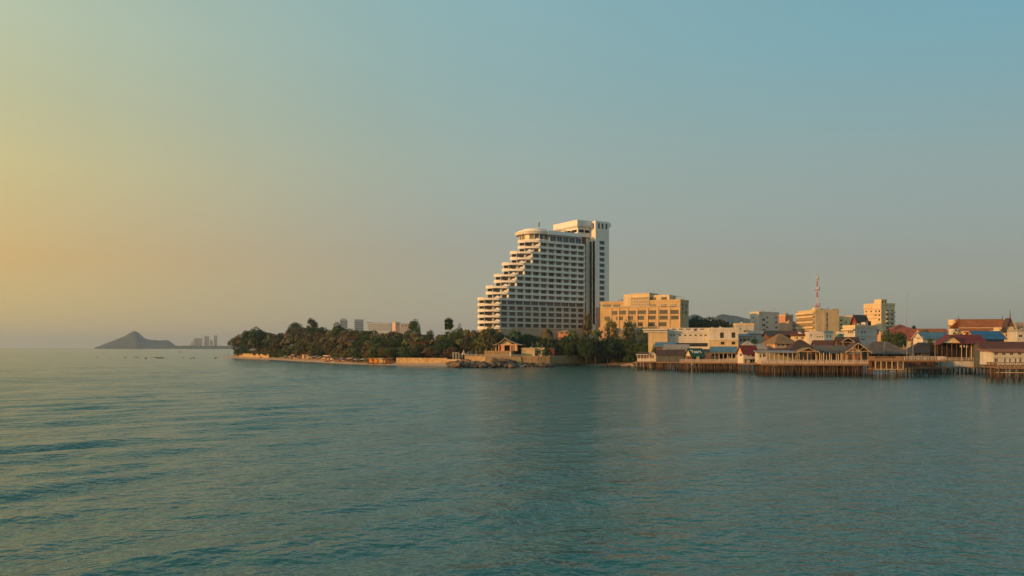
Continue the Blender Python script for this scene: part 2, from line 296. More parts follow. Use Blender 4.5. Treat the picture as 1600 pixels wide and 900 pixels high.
ridge('blue_hill', [(1040,525),(1060,505),(1078,493.5),(1084,491.5),(1092,493),(1100,497),(1112,503),(1135,520)], 5200, 900, (.06, .075, .05), 3)
ridge('blue_hill', [(1095,520),(1112,500),(1120,494),(1126,491.5),(1134,491.5),(1142,493),(1152,494),(1162,497),(1172,499),(1182,505),(1200,520)], 5600, 900, (.06, .075, .05), 4)
# ------------------------------------------------------------------ the stepped hotel tower
RW = random.Random(8); glass('room_glass', (.12, .12, .105), .18)
def hotel():
    th = rad(33); B, N = 5.5, 11; D = 24.5
    T = thing('hotel_tower', 'tall white terraced hotel stepping down to the left above the shore trees', 'hotel', (X(782, 450), 450, 0), th)
    zl = lambda k: 37.3 + (3.46 if k > 0 else 3.3) * k            # floor slab levels
    us = lambda j: max(0, math.ceil(j / 2)) * B                    # where the floor under level j starts
    W = M['hotel_white']; TAN = M['tan_wall']; UE = N * B
    z5 = zl(-5)
    LE = 13.2; ex, ey = -.683, .73; UQ = (-ex, -ey)               # the left end is turned towards the beach
    def Q(u0, t, inn=0): return (u0 + ex * LE * t + ey * inn, ey * LE * t - ex * inn)
    # body behind the balconies, floor by floor, with the window openings of the front
    def win_row(parent, u0, za, zb, v, gap, **k):
        for i in range(round(u0 / B), N):
            window(parent, i * B + gap, (i + 1) * B - gap, za, zb, (0, v), (1, 0), recess=.2, sub=True, **k)
    for j in range(-4, 11):
        u0 = us(j); za, zb = zl(j - 1), zl(j)
        low = j <= -1
        v = .55 if low else 1.7
        gap = .85 if low else .3
        ops = [(i * B + gap - u0, (i + 1) * B - gap - u0, za + (.75 if low else .35), zb - (.45 if low else .4)) for i in range(round(u0 / B), N)]
        b = MB(); b.facade((u0, v), (1, 0), UE - u0, za, zb - .001, ops, .25)
        # end wall facing left, set back behind its terrace
        eops = [(.6, 3.0, za + .3, zb - .6), (4.2, 7.6, za + .3, zb - .6), (8.4, 12.2, za + .3, zb - .6)]
        b.facade(Q(u0, 1, 1.9), UQ, LE, za, zb - .001, eops, .25)
        a_ = Q(u0, 1, 1.9); b.quad((*a_, za), (u0 + 1.5, D, za), (u0 + 1.5, D, zb), (*a_, zb)); b.quad((u0 + 1.5, D, za), (u0 + 1.5, D, zb), (UE, D, zb), (UE, D, za))
        b.build('wall', M['low_floor'] if low else W, T)
        for o in ops: window(T, o[0] + u0, o[1] + u0, o[2], o[3], (0, v), (1, 0), .2, sub=True, pane='glass_blue' if j == 0 else RW.choice(('curtain_glass', 'curtain_glass', 'glass', 'room_glass')) if not low else RW.choice(('glass_blue', 'glass_blue', 'glass')), frame='frame_white' if not low else 'frame_dark', mull=3)
        for o in eops: window(T, o[0], o[1], o[2], o[3], Q(u0, 1, 1.9), UQ, .2, sub=True, pane='glass_dark', frame='frame_dark', mull=3)
    # balcony bands: slab and parapet round the front and the bowed left end
    def bow(u, t0, t1, n=6): return [Q(u, t0 + (t1 - t0) * k / n, -1.3 * math.sin(math.pi * (t0 + (t1 - t0) * k / n)) ** .5 if 0 < t0 + (t1 - t0) * k / n < 1 else 0) for k in range(n + 1)]
    for j in range(-5, 11):
        u0 = us(j + 1) - (B if j % 2 == 0 and j >= 0 else 0) if j >= 0 else 0
        u0 = us(j) if j > 0 else 0
        z = zl(j); p = bow(u0, 1, 0, 12)
        s = MB(); s.prism([(u0 + B + 2.2, .12), (u0 + B + 2.2, 15), Q(u0, 1, 4)] + p, z - .28, z)
        s.box(u0 + B + 2.2, UE, .12, 2.0, z - .28, z) if j > -5 else None
        s.build('balcony_slab', W, T)
        hp = 1.0 if j % 2 == 0 and j >= 0 else .95
        for ta, tb, lo, hi in ((1.0, .70, .5, 1.25), (.70, .26, .32, .78), (.26, 0, .45, 1.0)): MB().strip(bow(u0, ta, tb), z - lo, z + hi, .2).build('end_parapet', W, T)
        g_ = Q(u0, 1, 2.2); MB().strip([g_, Q(u0, 1.05, 1.1), Q(u0, 1, 0)], z - .5, z + 1.1, .2).build('end_parapet', W, T)
        if j >= -0:
            q = MB(); q.box(u0 + .02, UE, 0, .18, z - .50, z + .80); q.build('parapet', W, T)
        elif j > -5:
            q = MB(); q.box(u0 + .02, UE, .2, .6, z - .38, z + .55); q.build('parapet', M['pale_wall'], T)
        # planters at the front corner and in the middle of the terrace
        for tt, ww, hh in ((.13, .16, 1.0), (.62, .07, .3)):
            r_ = [Q(u0, tt - ww, -.9), Q(u0, tt - ww, .4), Q(u0, tt + ww, .4), Q(u0, tt + ww, -.9)]; c_ = Q(u0, tt, -.2); MB().prism(r_, z + hp - .35, z + hp + hh, [(c_[0] + (x - c_[0]) * .15, c_[1] + (y - c_[1]) * .15) for x, y in r_]).build('planter', W, T)
        if j < 10:
            jj = j + 1; e = us(jj)
            a_, c_ = Q(e, .72, -.2), Q(e, .72, 1.8); MB().bar((*Q(e, .3, .1), z), (*Q(e, .3, .1), zl(jj) - .28), .16).build('terrace_post', W, T); MB().strip([c_, a_], z, zl(jj) - .28, .2).build('terrace_partition', W, T)
            a_, c_ = Q(e, .97, -.1), Q(e, .97, 1.8); MB().strip([c_, a_], z, zl(jj) - .28, .3).build('terrace_partition', W, T)
    # fins between the bays, flaring into the parapet at their feet
    for i in range(0, N + 1):
        jt = min(10, 2 * i) if i < N else 10
        b = MB(); u = i * B
        for j in range(0, jt + 1 - 1):
            za, zb = zl(j), zl(j + 1) - .5
            b.box(u - .2, u + .2, -.04, 1.68, za + .8, zb)
            for s in (-1, 1): b.add([(u + s * .13, .02, za + .8), (u + s * .75, .02, za + .8), (u + s * .13, .02, za + 1.75), (u + s * .13, .2, za + .8), (u + s * .75, .2, za + .8), (u + s * .13, .2, za + 1.75)], [(0,1,2),(3,5,4),(0,2,5,3),(1,4,5,2),(0,3,4,1)])
        if b.v: b.build('fin', W, T)
        c = MB(); c.box(u - (.0 if i == 0 else .62), u + (.0 if i == N else .62), .3, .56, z5 - 1, zl(-1) + .1)
        if 0 < i < N: c.build('pillar', M['low_floor'], T)
    b = MB(); b.box(.1, UE, .25, D - .2, -2, z5 - .29); b.box(1.0, UE, 2.1, D - 1, z5 - .2, z5); b.build('base_wall', TAN, T)
    b = MB(); b.box(B * .05, UE - .05, 1.95, D - .3, zl(0) - .25, zl(0) - .05)
    b.build('floor_plate', W, T)
    # rooftop restaurant: glazed band, round glazed lounge and its wide disc roof
    zt = zl(10); ur = 5 * B
    b = MB(); b.facade((ur + 8, 1.5), (1, 0), UE - ur - 14, zt, zt + 4.6, [(k * 4.7 + .2, k * 4.7 + 4.5, zt + 1.0, zt + 4.2) for k in range(5)], .2); b.box(ur + 8, UE - 6, 2.0, D - 2, zt, zt + 4.6)
    b.build('restaurant_wall', W, T)
    for k in range(5): window(T, k * 4.7 + .2, k * 4.7 + 4.5, zt + 1.0, zt + 4.2, (ur + 8, 1.5), (1, 0), .15, sub=True, pane='glass_blue', frame='frame_white', mull=2)
    cu, cv = ur + 4.6, 12.3; ng = 20
    circ = lambda r, n=ng, o=0: [(cu + r * math.cos(2 * math.pi * (i + o) / n), cv + r * .98 * math.sin(2 * math.pi * (i + o) / n)) for i in range(n)]
    MB().prism(circ(9.6), zt + .05, zt + 2.0).build('lounge_wall', W, T)
    for i in range(ng):
        if 5 <= i <= 16:
            a, c = circ(9.55)[i], circ(9.55)[(i + 1) % ng]
            g = MB(); d_ = .06; g.quad((a[0], a[1], zt + 2), (c[0], c[1], zt + 2), (c[0], c[1], zt + 4.9), (a[0], a[1], zt + 4.9)); g.build('lounge_pane', M['glass_pale' if i < 13 else 'glass_blue'], T)
            MB().bar((a[0], a[1], zt + 1.9), (a[0], a[1], zt + 4.95), .22, n=6).build('lounge_column', W, T)
    MB().prism(circ(8.7), zt + 2.1, zt + 4.8).build('lounge_core', M['brown_wall'], T)
    MB().prism(circ(11.6, 40), zt + 4.9, zt + 6.4, circ(12.3, 40)).build('disc_roof', W, T)
    MB().prism(circ(11.0, 40), zt + 6.4, zt + 7.3, circ(10.6, 40)).build('disc_roof', W, T)
    MB().prism(circ(7.6, 40), zt + 7.3, zt + 8.5, circ(7.3, 40)).build('disc_roof_cap', W, T)
    MB().prism([(ur + 6, -.2), (UE - 3.5, -.2), (UE - 3.5, D - 1), (ur + 6, D - 1)], zt + 4.75, zt + 6.3, [(ur + 6, .2), (UE - 3.5, .2), (UE - 3.5, D - 1.2), (ur + 6, D - 1.2)]).build('roof_slab', W, T)
    MB().box(ur + 6, UE - 3.6, .9, 1.2, zt + 6.3, zt + 7.1).build('roof_parapet', W, T)
    MB().box(ur + 12, UE - 12, 8, 14, zt + 6.3, zt + 7.5).build('roof_parapet', W, T)
    rs = random.Random(4)
    for k in range(7):
        u = ur + 14 + k * 1.7; b = MB()
        for q in range(26): 
            a = (u + rs.gauss(0, .5), 3 + rs.gauss(0, .5), zt + 6.5 + rs.uniform(0, 1.9)); d_ = [rs.uniform(-.3, .3) for _ in range(6)]
            b.quad(a, (a[0] + d_[0] + .3, a[1] + d_[1], a[2]), (a[0] + d_[2], a[1] + d_[3], a[2] + .5))
        b.build('roof_plant', M['leaf_dark'], T)
    MB().bar((cu - 3, cv, zt + 8.8), (cu - 3, cv, zt + 16), .07, n=5).build('roof_mast', M['frame_white'], T)
    b = MB(); b.bar((cu + 3, cv, zt + 8.8), (cu + 3, cv, zt + 11), .12); b.box(cu + 2.5, cu + 3.4, cv - .3, cv + .3, zt + 11, zt + 13.5); b.build('roof_antenna', M['grey_wall'], T)
    # lift core behind: flared crown block
    u0, u1, v0, v1 = UE - 3, UE + 9, 3.2, 25
    zc = 82.8
    b = MB(); b.box(u0, u1, v0, v1, 77.5, zc)
    b.build('core_wall', W, T)
    for k in range(3): 
        o = MB(); o.box(u0 - .06, u0 + .3, v0 + 1.0 + 6.0 * k, v0 + 6.2 + 6.0 * k, zc - 2.6, zc - .9); o.build('core_louvre', M['dark_room'], T)
    for k in range(2): MB().box(u0 + 1 + 4.4 * k, u0 + 4.6 + 4.4 * k, v0 - .06, v0 + .2, zc - 2.6, zc - .9).build('core_louvre', M['dark_room'], T)
    MB().box(u0 - .05, u0 + .2, v0 + 8.5, v0 + 10.5, zc - 5.6, zc - 3.2).build('core_door', M['dark_room'], T)
    g = 1.5
    b = MB(); b.prism([(u0, v0), (u1, v0), (u1, v1), (u0, v1)], zc, zc + 1.2, [(u0 - g, v0 - g), (u1 + g, v0 - g), (u1 + g, v1 + g), (u0 - g, v1 + g)])
    b.box(u0 - g, u1 + g, v0 - g, v1 + g, zc + 1.2, zc + 4.6); b.build('core_crown', W, T)
    # recess beside the tower with its brown strip
    b = MB(); b.box(UE + .2, UE + 6.2, 4.2, 12, -2, 79); b.build('recess_wall', W, T)
    MB().box(UE + 1.0, UE + 4.0, 3.9, 4.15, z5, 78.5).build('recess_panel', M['brown_wall'], T)
    for j in range(-3, 11): MB().box(UE + .02, UE + 1.7, 2.2, 4.0, zl(j) - .3, zl(j) + .8).build('recess_balcony', M['peach_wall'], T)
    MB().box(UE - .02, UE + .28, .3, 4.0, z5, zt + .5).build('recess_wall', W, T)
    # projecting stair tower
    a0, a1, b0, b1 = 67.0, 77.6, -2.2, 12.0; zt2 = 87.2
    ops = [(3.1, 7.1, zl(j) - 2.35, zl(j) - .15) for j in range(0, 12)]
    hol = [(2.0 + 2.9 * k, 3.4 + 2.9 * k, zt2 - 4.6, zt2 - 1.3) for k in range(3)]
    b = MB(); b.facade((a0, b0), (1, 0), a1 - a0, zl(-1) + .5, zt2, ops + hol, .35)
    hl = [(8.4, 9.6, zt2 - 4.6, zt2 - 1.3), (11.4, 12.6, zt2 - 4.6, zt2 - 1.3)]
    sl_ = [(8.2, 10.5, zl(-4), 75.0), (11.2, 13.5, zl(-4), 75.0)]
    b.facade((a0, b1), (0, -1), b1 - b0, -2, zt2, hl + sl_, .35)
    b.quad((a1, b0, -2), (a1, b1, -2), (a1, b1, zt2), (a1, b0, zt2)); b.quad((a0, b1, -2), (a0, b1, zt2), (a1, b1, zt2), (a1, b1, -2)); b.quad((a0, b0, zt2), (a1, b0, zt2), (a1, b1, zt2), (a0, b1, zt2))
    b.build('tower_wall', W, T)
    MB().box(a0 + .4, a1 - .4, b0 + .4, b1 - .4, zt2 - 4.9, zt2 - .8).build('tower_louvre', M['dark_room'], T)
    MB().facade((a0, b0), (1, 0), a1 - a0, -2, zl(-1) + .49, [], .3).build('tower_base', TAN, T)
    MB().box(a0 + 1.0, a1 + 2.6, b0 + 1.2, b1 + .3, zt2 - 2.7, zt2 - .25).build('tower_crown', W, T)
    for o in ops: window(T, o[0], o[1], o[2], o[3], (a0, b0), (1, 0), .3, sub=True, pane='glass_blue', frame='frame_dark', mull=2)
    for o in sl_:
        n = 14; h = (o[3] - o[2]) / n
        for k in range(n): window(T, o[0], o[1], o[2] + k * h, o[2] + (k + 1) * h, (a0, b1), (0, -1), .25, sub=True, pane='glass_dark', frame='frame_dark', mull=1)
    hd = [(a1 + 2.3 * math.sin(math.pi * t / 10), 3.5 - 3.2 * math.cos(math.pi * t / 10)) for t in range(11)]
    for j in range(-2, 11): MB().prism([(x, y) for x, y in hd], zl(j) - .4, zl(j) - .1).build('balcony_slab', W, T); MB().strip(hd[::-1], zl(j) - .1, zl(j) + .95, .15).build('round_balcony', W, T)
hotel()
# ------------------------------------------------------------------ generic buildings
HR = random.Random(12)
class Site:
    """a building lot: front left corner at column px, distance d, turned by th degrees"""
    def __init__(s, px, d, th): s.px, s.d, s.th = px, d, rad(th); s.x = X(px, d); s.c, s.s = math.cos(s.th), math.sin(s.th)
    def u(s, px, v=0):                      # front coordinate of a column of the photograph
        k = (px - 800) / f; x0 = s.x - v * s.s; y0 = s.d + v * s.c
        return (k * y0 - x0) / (s.c - k * s.s)
    def v(s, px, u=0):                      # depth coordinate on a side wall
        k = (px - 800) / f; x0 = s.x + u * s.c; y0 = s.d + u * s.s
        return (k * y0 - x0) / (-s.s - k * s.c)
    def dist(s, u, v=0): return s.d + u * s.s + v * s.c
    def z(s, py, u=0, v=0): return Z(py, s.dist(u, v))
def front_ops(S, lst): return [(S.u(a), S.u(b), S.z(q, S.u(a)), S.z(p, S.u(a))) for a, b, p, q in lst]
def grid(xs, ys, wpx, hpx): return [(x - wpx / 2, x + wpx / 2, y - hpx / 2, y + hpx / 2) for y in ys for x in xs]
def pitched(T, kind, x0, x1, y0, y1, ze, zr, roofm, wallm, ov=.7, th=.18, gable=True, trim=None):
    """gable (ridge along x or y), hip or shed roof with real thickness"""
    b = MB(); cx, cy = (x0 + x1) / 2, (y0 + y1) / 2
    if kind == 'gable_y':
        dz = (zr - ze) * ov / (cx - x0)
        b.slab((x0 - ov, y0 - ov, ze - dz), (cx, y0 - ov, zr), (cx, y1 + ov, zr), (x0 - ov, y1 + ov, ze - dz), th); b.slab((cx, y0 - ov, zr), (x1 + ov, y0 - ov, ze - dz), (x1 + ov, y1 + ov, ze - dz), (cx, y1 + ov, zr), th)
        if gable: MB().add([(x0, y0, ze - .05), (x1, y0, ze - .05), (cx, y0, zr - th - .02)], [(0,1,2)]).build('gable', wallm, T), MB().add([(x0, y1, ze - .05), (x1, y1, ze - .05), (cx, y1, zr - th - .02)], [(1,0,2)]).build('gable', wallm, T)
        if trim:
            for s in (x0 - ov, x1 + ov): MB().bar((s, y0 - ov - .06, ze - dz - .1), (cx, y0 - ov - .06, zr - .1), .13, n=4).build('bargeboard', trim, T)
    elif kind == 'gable_x':
        dz = (zr - ze) * ov / (cy - y0)
        b.slab((x0 - ov, y0 - ov, ze - dz), (x1 + ov, y0 - ov, ze - dz), (x1 + ov, cy, zr), (x0 - ov, cy, zr), th); b.slab((x0 - ov, cy, zr), (x1 + ov, cy, zr), (x1 + ov, y1 + ov, ze - dz), (x0 - ov, y1 + ov, ze - dz), th)
        if gable: MB().add([(x0, y0, ze - .05), (x0, y1, ze - .05), (x0, cy, zr - th - .02)], [(0,2,1)]).build('gable', wallm, T), MB().add([(x1, y0, ze - .05), (x1, y1, ze - .05), (x1, cy, zr - th - .02)], [(0,1,2)]).build('gable', wallm, T)
        if trim:
            for e in (x0 - ov - .05, x1 + ov + .05):
                for s in (y0 - ov, y1 + ov): MB().bar((e, s, ze - dz - .1), (e, cy, zr - .1), .13, n=4).build('bargeboard', trim, T)
    elif kind == 'hip':
        dy = min(cy - y0, (x1 - x0) / 2 - .1); dz = (zr - ze) * ov / (cy - y0); e = ze - dz
        A, Bq, Cq, Dq = (x0 - ov, y0 - ov, e), (x1 + ov, y0 - ov, e), (x1 + ov, y1 + ov, e), (x0 - ov, y1 + ov, e); R0, R1 = (x0 + dy * .9, cy, zr), (x1 - dy * .9, cy, zr)
        b.slab(A, Bq, R1, R0, th); b.slab(Cq, Dq, R0, R1, th); b.slab(Dq, A, R0, R0, th); b.slab(Bq, Cq, R1, R1, th)
    elif kind == 'shed':
        b.slab((x0 - ov, y0 - ov, ze), (x1 + ov, y0 - ov, ze), (x1 + ov, y1 + ov, zr), (x0 - ov, y1 + ov, zr), th)
    return b.build('roof', roofm, T)
def house(name, label, cat, px0, px1, d, th, depth, ytop, wall, z0=None, roof='flat', yridge=None, roofm='grey_roof', front=(), left=(), right=(), pxl=None, pxr=None, frame='frame_white', pane='glass_dark', group=None, ov=.7, cornice=None, trim=None, mull=2, sub=None, gable_mat=None):
    S = Site(px0, d, th); W = S.u(px1)
    if pxl is not None: depth = S.v(pxl)
    if pxr is not None: depth = S.v(pxr, W)
    z0 = land_z(S.x, d) - 1 if z0 is None else z0
    sub = d < 600 if sub is None else sub
    T = thing(name, label, cat, (S.x, d, z0), S.th, group)
    zt = S.z(ytop) - z0; m = M[wall]
    fo = [(a, b, p - z0, q - z0) for a, b, p, q in front_ops(S, front)]
    lo = sorted([(depth - S.v(a), depth - S.v(b), S.z(q, 0, S.v(a)) - z0, S.z(p, 0, S.v(a)) - z0) for a, b, p, q in left]); ro = [(S.v(a, W), S.v(b, W), S.z(q, W, S.v(a, W)) - z0, S.z(p, W, S.v(a, W)) - z0) for a, b, p, q in right]
    b = MB(); b.facade((0, 0), (1, 0), W, 0, zt, fo); b.facade((0, depth), (0, -1), depth, 0, zt, lo); b.facade((W, 0), (0, 1), depth, 0, zt, ro)
    b.quad((W, depth, 0), (0, depth, 0), (0, depth, zt), (W, depth, zt))
    b.box(.5, W - .5, .5, depth - .5, 0, zt - .05)
    if roof == 'flat': b.quad((0, 0, zt), (W, 0, zt), (W, depth, zt), (0, depth, zt))
    b.build('wall', m, T)
    for o in fo: window(T, *o, (0, 0), (1, 0), .25, frame, pane, sub, mull)
    for o in lo: window(T, *o, (0, depth), (0, -1), .25, frame, pane, sub, mull)
    for o in ro: window(T, *o, (W, 0), (0, 1), .25, frame, pane, sub, mull)
    if roof == 'flat':
        c = M[cornice or wall]; p = .9; k = .16
        q = MB(); q.box(-k, W + k, -k, .2, zt - .35, zt + p); q.box(-k, W + k, depth - .2, depth + k, zt - .35, zt + p); q.box(-k, .2, .2, depth - .2, zt - .35, zt + p); q.box(W - .2, W + k, .2, depth - .2, zt - .35, zt + p); q.build('roof_parapet', c, T)
        if W > 5 and depth > 4:
            for _ in range(HR.choice((1, 2, 3))):
                x, y = HR.uniform(1.2, W - 1.2), HR.uniform(1.2, depth - 1.2); r = HR.uniform(.45, .8)
                MB().bar((x, y, zt), (x, y, zt + HR.uniform(1.3, 2.2)), r, n=9).build('water_tank', M[HR.choice(('grey_wall', 'pale_wall', 'blue_wall'))], T)
            x, y = HR.uniform(1, W - 1), HR.uniform(1, depth - 1); q = MB(); q.bar((x, y, zt), (x, y, zt + 3.6), .05, n=4); [q.bar((x - .6, y, zt + h), (x + .6, y, zt + h), .03, n=4) for h in (2.6, 3.0, 3.4)]; q.build('aerial', M['grey_wall'], T)
    elif roof != 'none':
        cy = depth / 2 if roof != 'gable_y' else 0
        zr = S.z(yridge, W / 2, depth if roof == 'shed' else cy) - z0
        pitched(T, roof, 0, W, 0, depth, zt, zr, M[roofm], M[gable_mat or wall], ov, trim=M[trim] if trim else None)
    return T, S, W, depth, zt, z0
def band(T, x0, x1, y0, z0, z1, m, out=.15, name='ledge'): return MB().box(x0, x1, y0 - out, y0 + .05, z0, z1).build(name, M[m], T)
# ------------------------------------------------------------------ the town
def annex():
    T, S, W, dp, zt, z0 = house('hotel_annex', 'long tan hotel annex with a glazed white pavilion on its roof', 'building', 938, 1063, 470, -32, 0, 474, 'annex_wall', pxr=1076, z0=4, cornice='annex_wall', sub=True, frame='frame_dark', pane='glass_dark',
        front=[(p - .4, q + .4, r - .4, s + .5) for p, q, r, s in [(957.5,964.5,486.5,491.5),(969,978,486,491),(983,993,486,491),(998,1009,485.5,490.5),(1014.5,1025,485.5,490.5),(1031,1043,485,490.3),(1048.5,1060,485,490.2),
               (945,953,495.5,500.5),(963.5,973,495,500),(979,989,494.5,499.5),(995,1006,494.3,499.3),(1012,1024,494,499),(1031,1043,494,499),(1049,1060,493.8,498.8),
               (948,957,506.5,511),(976,986,505,510),(993,1004,504,509.5),(1013,1023,504,509.5),(1030,1041,504,509.5)]],
        right=[(1066,1068,474,478),(1066,1068,480,484),(1066,1068,486,490),(1071,1073,475,482),(1071,1073,485,492)])
    zz = lambda y, u: S.z(y, u) - z0
    band(T, 0, W, 0, zz(481.2, 0), zz(480.2, 0), 'pale_wall', .5); band(T, 0, W, 0, zz(494, 0), zz(493.4, 0), 'peach_wall', .25)
    for a, b in ((941, 955), (958, 969), (1015, 1025), (1033, 1042), (1047, 1058)):
        MB().box(S.u(a), S.u(b), -.12, .1, zz(479.6, S.u(a)), zz(476, S.u(a))).build('upper_panel', M['glass' if a != 1033 else 'glass_dark'], T)
    for p in (955, 966.7, 980.5, 995.5, 1011.8, 1028, 1045.8, 1062): u = S.u(p); MB().box(u - .45, u + .45, -.4, .02, 1, zz(481.3, u)).build('pilaster', M['peach_wall'], T)
    # rooftop pavilion with its gridded window wall
    a, b = S.u(976, 1), S.u(1015, 1); zb, zp = zz(480, a), zz(459.5, S.u(995))
    q = MB(); g0, g1 = S.u(985.5, -.6), S.u(1014, -.6); q.box(a, b + .5, -.55, 13, zz(466, a), zp); q.box(a, g0, -.5, 13, zb, zz(466, a)); q.box(g0, b, 1.0, 13, zb, zz(466, a)); q.box(g1, b + .4, -.5, 1.0, zb, zz(466, a)); q.build('pavilion', M['cream_wall'], T)
    n = 7; wd = (g1 - g0) / n; zg0, zg1 = zz(479.5, g0), zz(466.2, g0)
    for i in range(n):
        for k in range(3): window(T, g0 + i * wd, g0 + (i + 1) * wd, zg0 + (zg1 - zg0) * k / 3, zg0 + (zg1 - zg0) * (k + 1) / 3, (0, -.45), (1, 0), .05, 'pale_wood', 'glass_pale', mull=1)
    MB().box(S.u(985), S.u(1016), -.7, 13.2, zp, zp + .5).build('pavilion_roof', M['pale_wall'], T)
    a, b = S.u(1017, 2), S.u(1046, 2); MB().box(a, b, 2, 12, zt, zz(461, a)).build('roof_room', M['cream_wall'], T)
    for p, r in ((1018, 1025), (1033, 1042)): MB().box(S.u(p, 2), S.u(r, 2), 1.9, 2.1, zt + .6, zz(464.5, a)).build('roof_room_window', M['glass'], T)
    q = MB(); c, e = S.u(1047, 2), S.u(1057, 2)
    for u in (c, e):
        for v in (2.2, 9): q.bar((u, v, zt), (u, v, zz(462, c)), .12)
    q.bar((c, 2.2, zz(462, c)), (e, 2.2, zz(462, c)), .12); q.bar((c, 9, zz(462, c)), (e, 9, zz(462, c)), .12); q.build('steel_frame', M['grey_wall'], T)
    for p in (967, 971, 973): u = S.u(p, 3); MB().bar((u, 3, zt), (u, 3, zt + 2.2), .25, .12).build('roof_vent', M['frame_dark'], T)
    for u in (S.u(1066), S.u(1070)): MB().bar((u - 3, 6, zt), (u - 3, 6, zt + 2.6), .14).build('roof_vent', M['grey_wall'], T)
annex()
house('low_wing', 'low pale service wing with long flat roof below the tan annex', 'building', 962, 1008, 452, -10, 10, 515, 'tan_wall', cornice='white_wall', front=[(975,985,520,525),(995,1003,519,524)])
house('garden_hut', 'small peach-walled hut among the trees left of the annex', 'building', 936, 949, 456, -20, 6, 514, 'peach_wall', cornice='peach_wall', front=[(939,943,516.5,521)])
house('garden_villa', 'small orange-walled villa with pale roof edge in front of the hotel', 'building', 872, 893, 458, -12, 8, 518, 'pink_wall', roof='hip', yridge=515.5, roofm='pale_roof', front=[(876,879,519.5,522),(884,888,519.5,522)])
T, S, W, dp, zt, z0 = house('cream_hall', 'cream windowless hall with heavy white cornices beside the shore trees', 'building', 1013, 1043, 396, -12, 14, 520, 'yellow_wall', cornice='white_wall')
for ya, yb, o in ((519.5, 517.2, .9), (516.2, 513.8, 1.5)): MB().box(-o - 1.4, W + .05, -o, dp, S.z(ya) - z0, S.z(yb) - z0).build('cornice', M['white_wall'], T)
T, S, W, dp, zt, z0 = house('long_hall', 'long two-tier pale hall with a row of tiny dark windows', 'building', 1043.5, 1108, 398, -12, 16, 520.5, 'white_wall', cornice='white_wall', mull=1,
    front=[(1047.5,1049.5,522.8,525),(1052,1054,522.8,525)] + [(x - 1.6, x + 1.6, 522.9, 524.9) for x in (1062.5, 1070.7, 1078.7, 1087, 1095, 1102.5)] + [(1055, 1106, 536, 541.5)], pane='glass_dark', frame='frame_dark')
u0 = 0; q = MB().facade((0, 3), (1, 0), W, zt, S.z(512.5, 0, 3) - z0, [(S.u(x - 3.4, 3), S.u(x + 3.4, 3), S.z(515, S.u(x), 3) - z0, S.z(513.6, S.u(x), 3) - z0) for x in (1053, 1064.5, 1075.5, 1086.5, 1097.5)], .5); q.box(.4, W - .4, 3.6, dp, zt, S.z(512.6, 0, 3) - z0); q.build('upper_tier', M['white_wall'], T)
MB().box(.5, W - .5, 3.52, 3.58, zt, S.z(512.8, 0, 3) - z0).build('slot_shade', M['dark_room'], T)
T, S, W, dp, zt, z0 = house('corner_block', 'white block with two tall dark windows over a yellow ground floor', 'building', 1108.3, 1153.5, 390, -12, 15, 515, 'white_wall', cornice='white_wall', sub=True, frame='frame_dark',
    front=[(1125,1131,519.5,528),(1143,1149,519.3,527.8),(1126,1132,534,538.5),(1143,1149,533.8,538.3)])
band(T, -.1, W + .1, 0, S.z(531.5) - z0, S.z(530) - z0, 'white_wall', .35); MB().facade((0, -.06), (1, 0), W, 0, S.z(531.6) - z0, [(S.u(126 + 1000), S.u(1132), S.z(538.5, S.u(1126)) - z0, S.z(534, S.u(1126)) - z0), (S.u(1143), S.u(1149), S.z(538.3, S.u(1143)) - z0, S.z(533.8, S.u(1143)) - z0)], .05).build('ground_floor_facing', M['yellow_wall'], T)
house('white_block', 'plain white block of flats with small scattered windows beside the pink building', 'building', 1186, 1217, 480, 33, 0, 489, 'white_wall', pxl=1172, cornice='white_wall', pane='glass_dark',
    front=grid([1193.5], [499.5, 507.8, 515.8], 5, 3.6) + grid([1198.6], [496.2, 503.8, 511.6, 519.4], 2.6, 3.4) + grid([1213], [496.6, 503.8, 511.6], 3, 3.2), left=grid([1177.3], [496.8, 504.6], 2.2, 2.6))
T, S, W, dp, zt, z0 = house('pink_house', 'orange-pink four-storey building between white and yellow blocks', 'building', 1227, 1239, 505, 33, 0, 493.5, 'pink_wall', pxl=1217.5, cornice='peach_wall', front=[(1230,1234,506.5,511.5),(1230,1234,514,517),(1232,1234,501,503)], left=[(1218.5,1220.5,507.5,510.5),(1219,1224,514,517)])
house('pink_annex', 'lower dull pink wing joined to the orange-pink building', 'building', 1237.5, 1247.5, 500, 33, 10, 504.5, 'peach_wall', front=[(1239,1244,508,510.5),(1239,1244,514.5,517)])
T, S, W, dp, zt, z0 = house('yellow_block', 'yellow block with tiers of balconies below the red and white mast', 'building', 1274, 1311, 470, 6, 0, 486, 'yellow_wall', pxl=1247, cornice='yellow_wall', pane='glass_dark', front=grid([1292.5], [491.5, 499.5, 508], 2.6, 4))
yv = [S.v(p) for p in (1274, 1247)]
for k, y in enumerate((492.2, 500.8, 509.2)):
    zc = S.z(y, 0, 4) - z0
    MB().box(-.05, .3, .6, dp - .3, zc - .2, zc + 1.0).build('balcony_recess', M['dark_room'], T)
    MB().box(-1.5, 0, .3, dp, zc - 1.5, zc - 1.3).build('balcony_slab', M['cream_wall'], T); MB().box(-1.5, -1.35, .3, dp, zc - 1.3, zc - .35).build('balcony_parapet', M['cream_wall'], T)
    for i in range(7): v = .3 + (dp - .5) * i / 6; MB().box(-1.45, 0, v, v + .25, zc - .35, zc + 1.15).build('balcony_divider', M['cream_wall'], T)
MB().box(-1.6, .2, 0, dp, zt - 1.6, zt - .4).build('eave_band', M['cream_wall'], T)
q = MB(); a, b = S.u(1273.5, 1), S.u(1281, 1); q.box(a, b, 1, 5, zt, zt + 2.2); q.build('roof_room', M['cream_wall'], T)
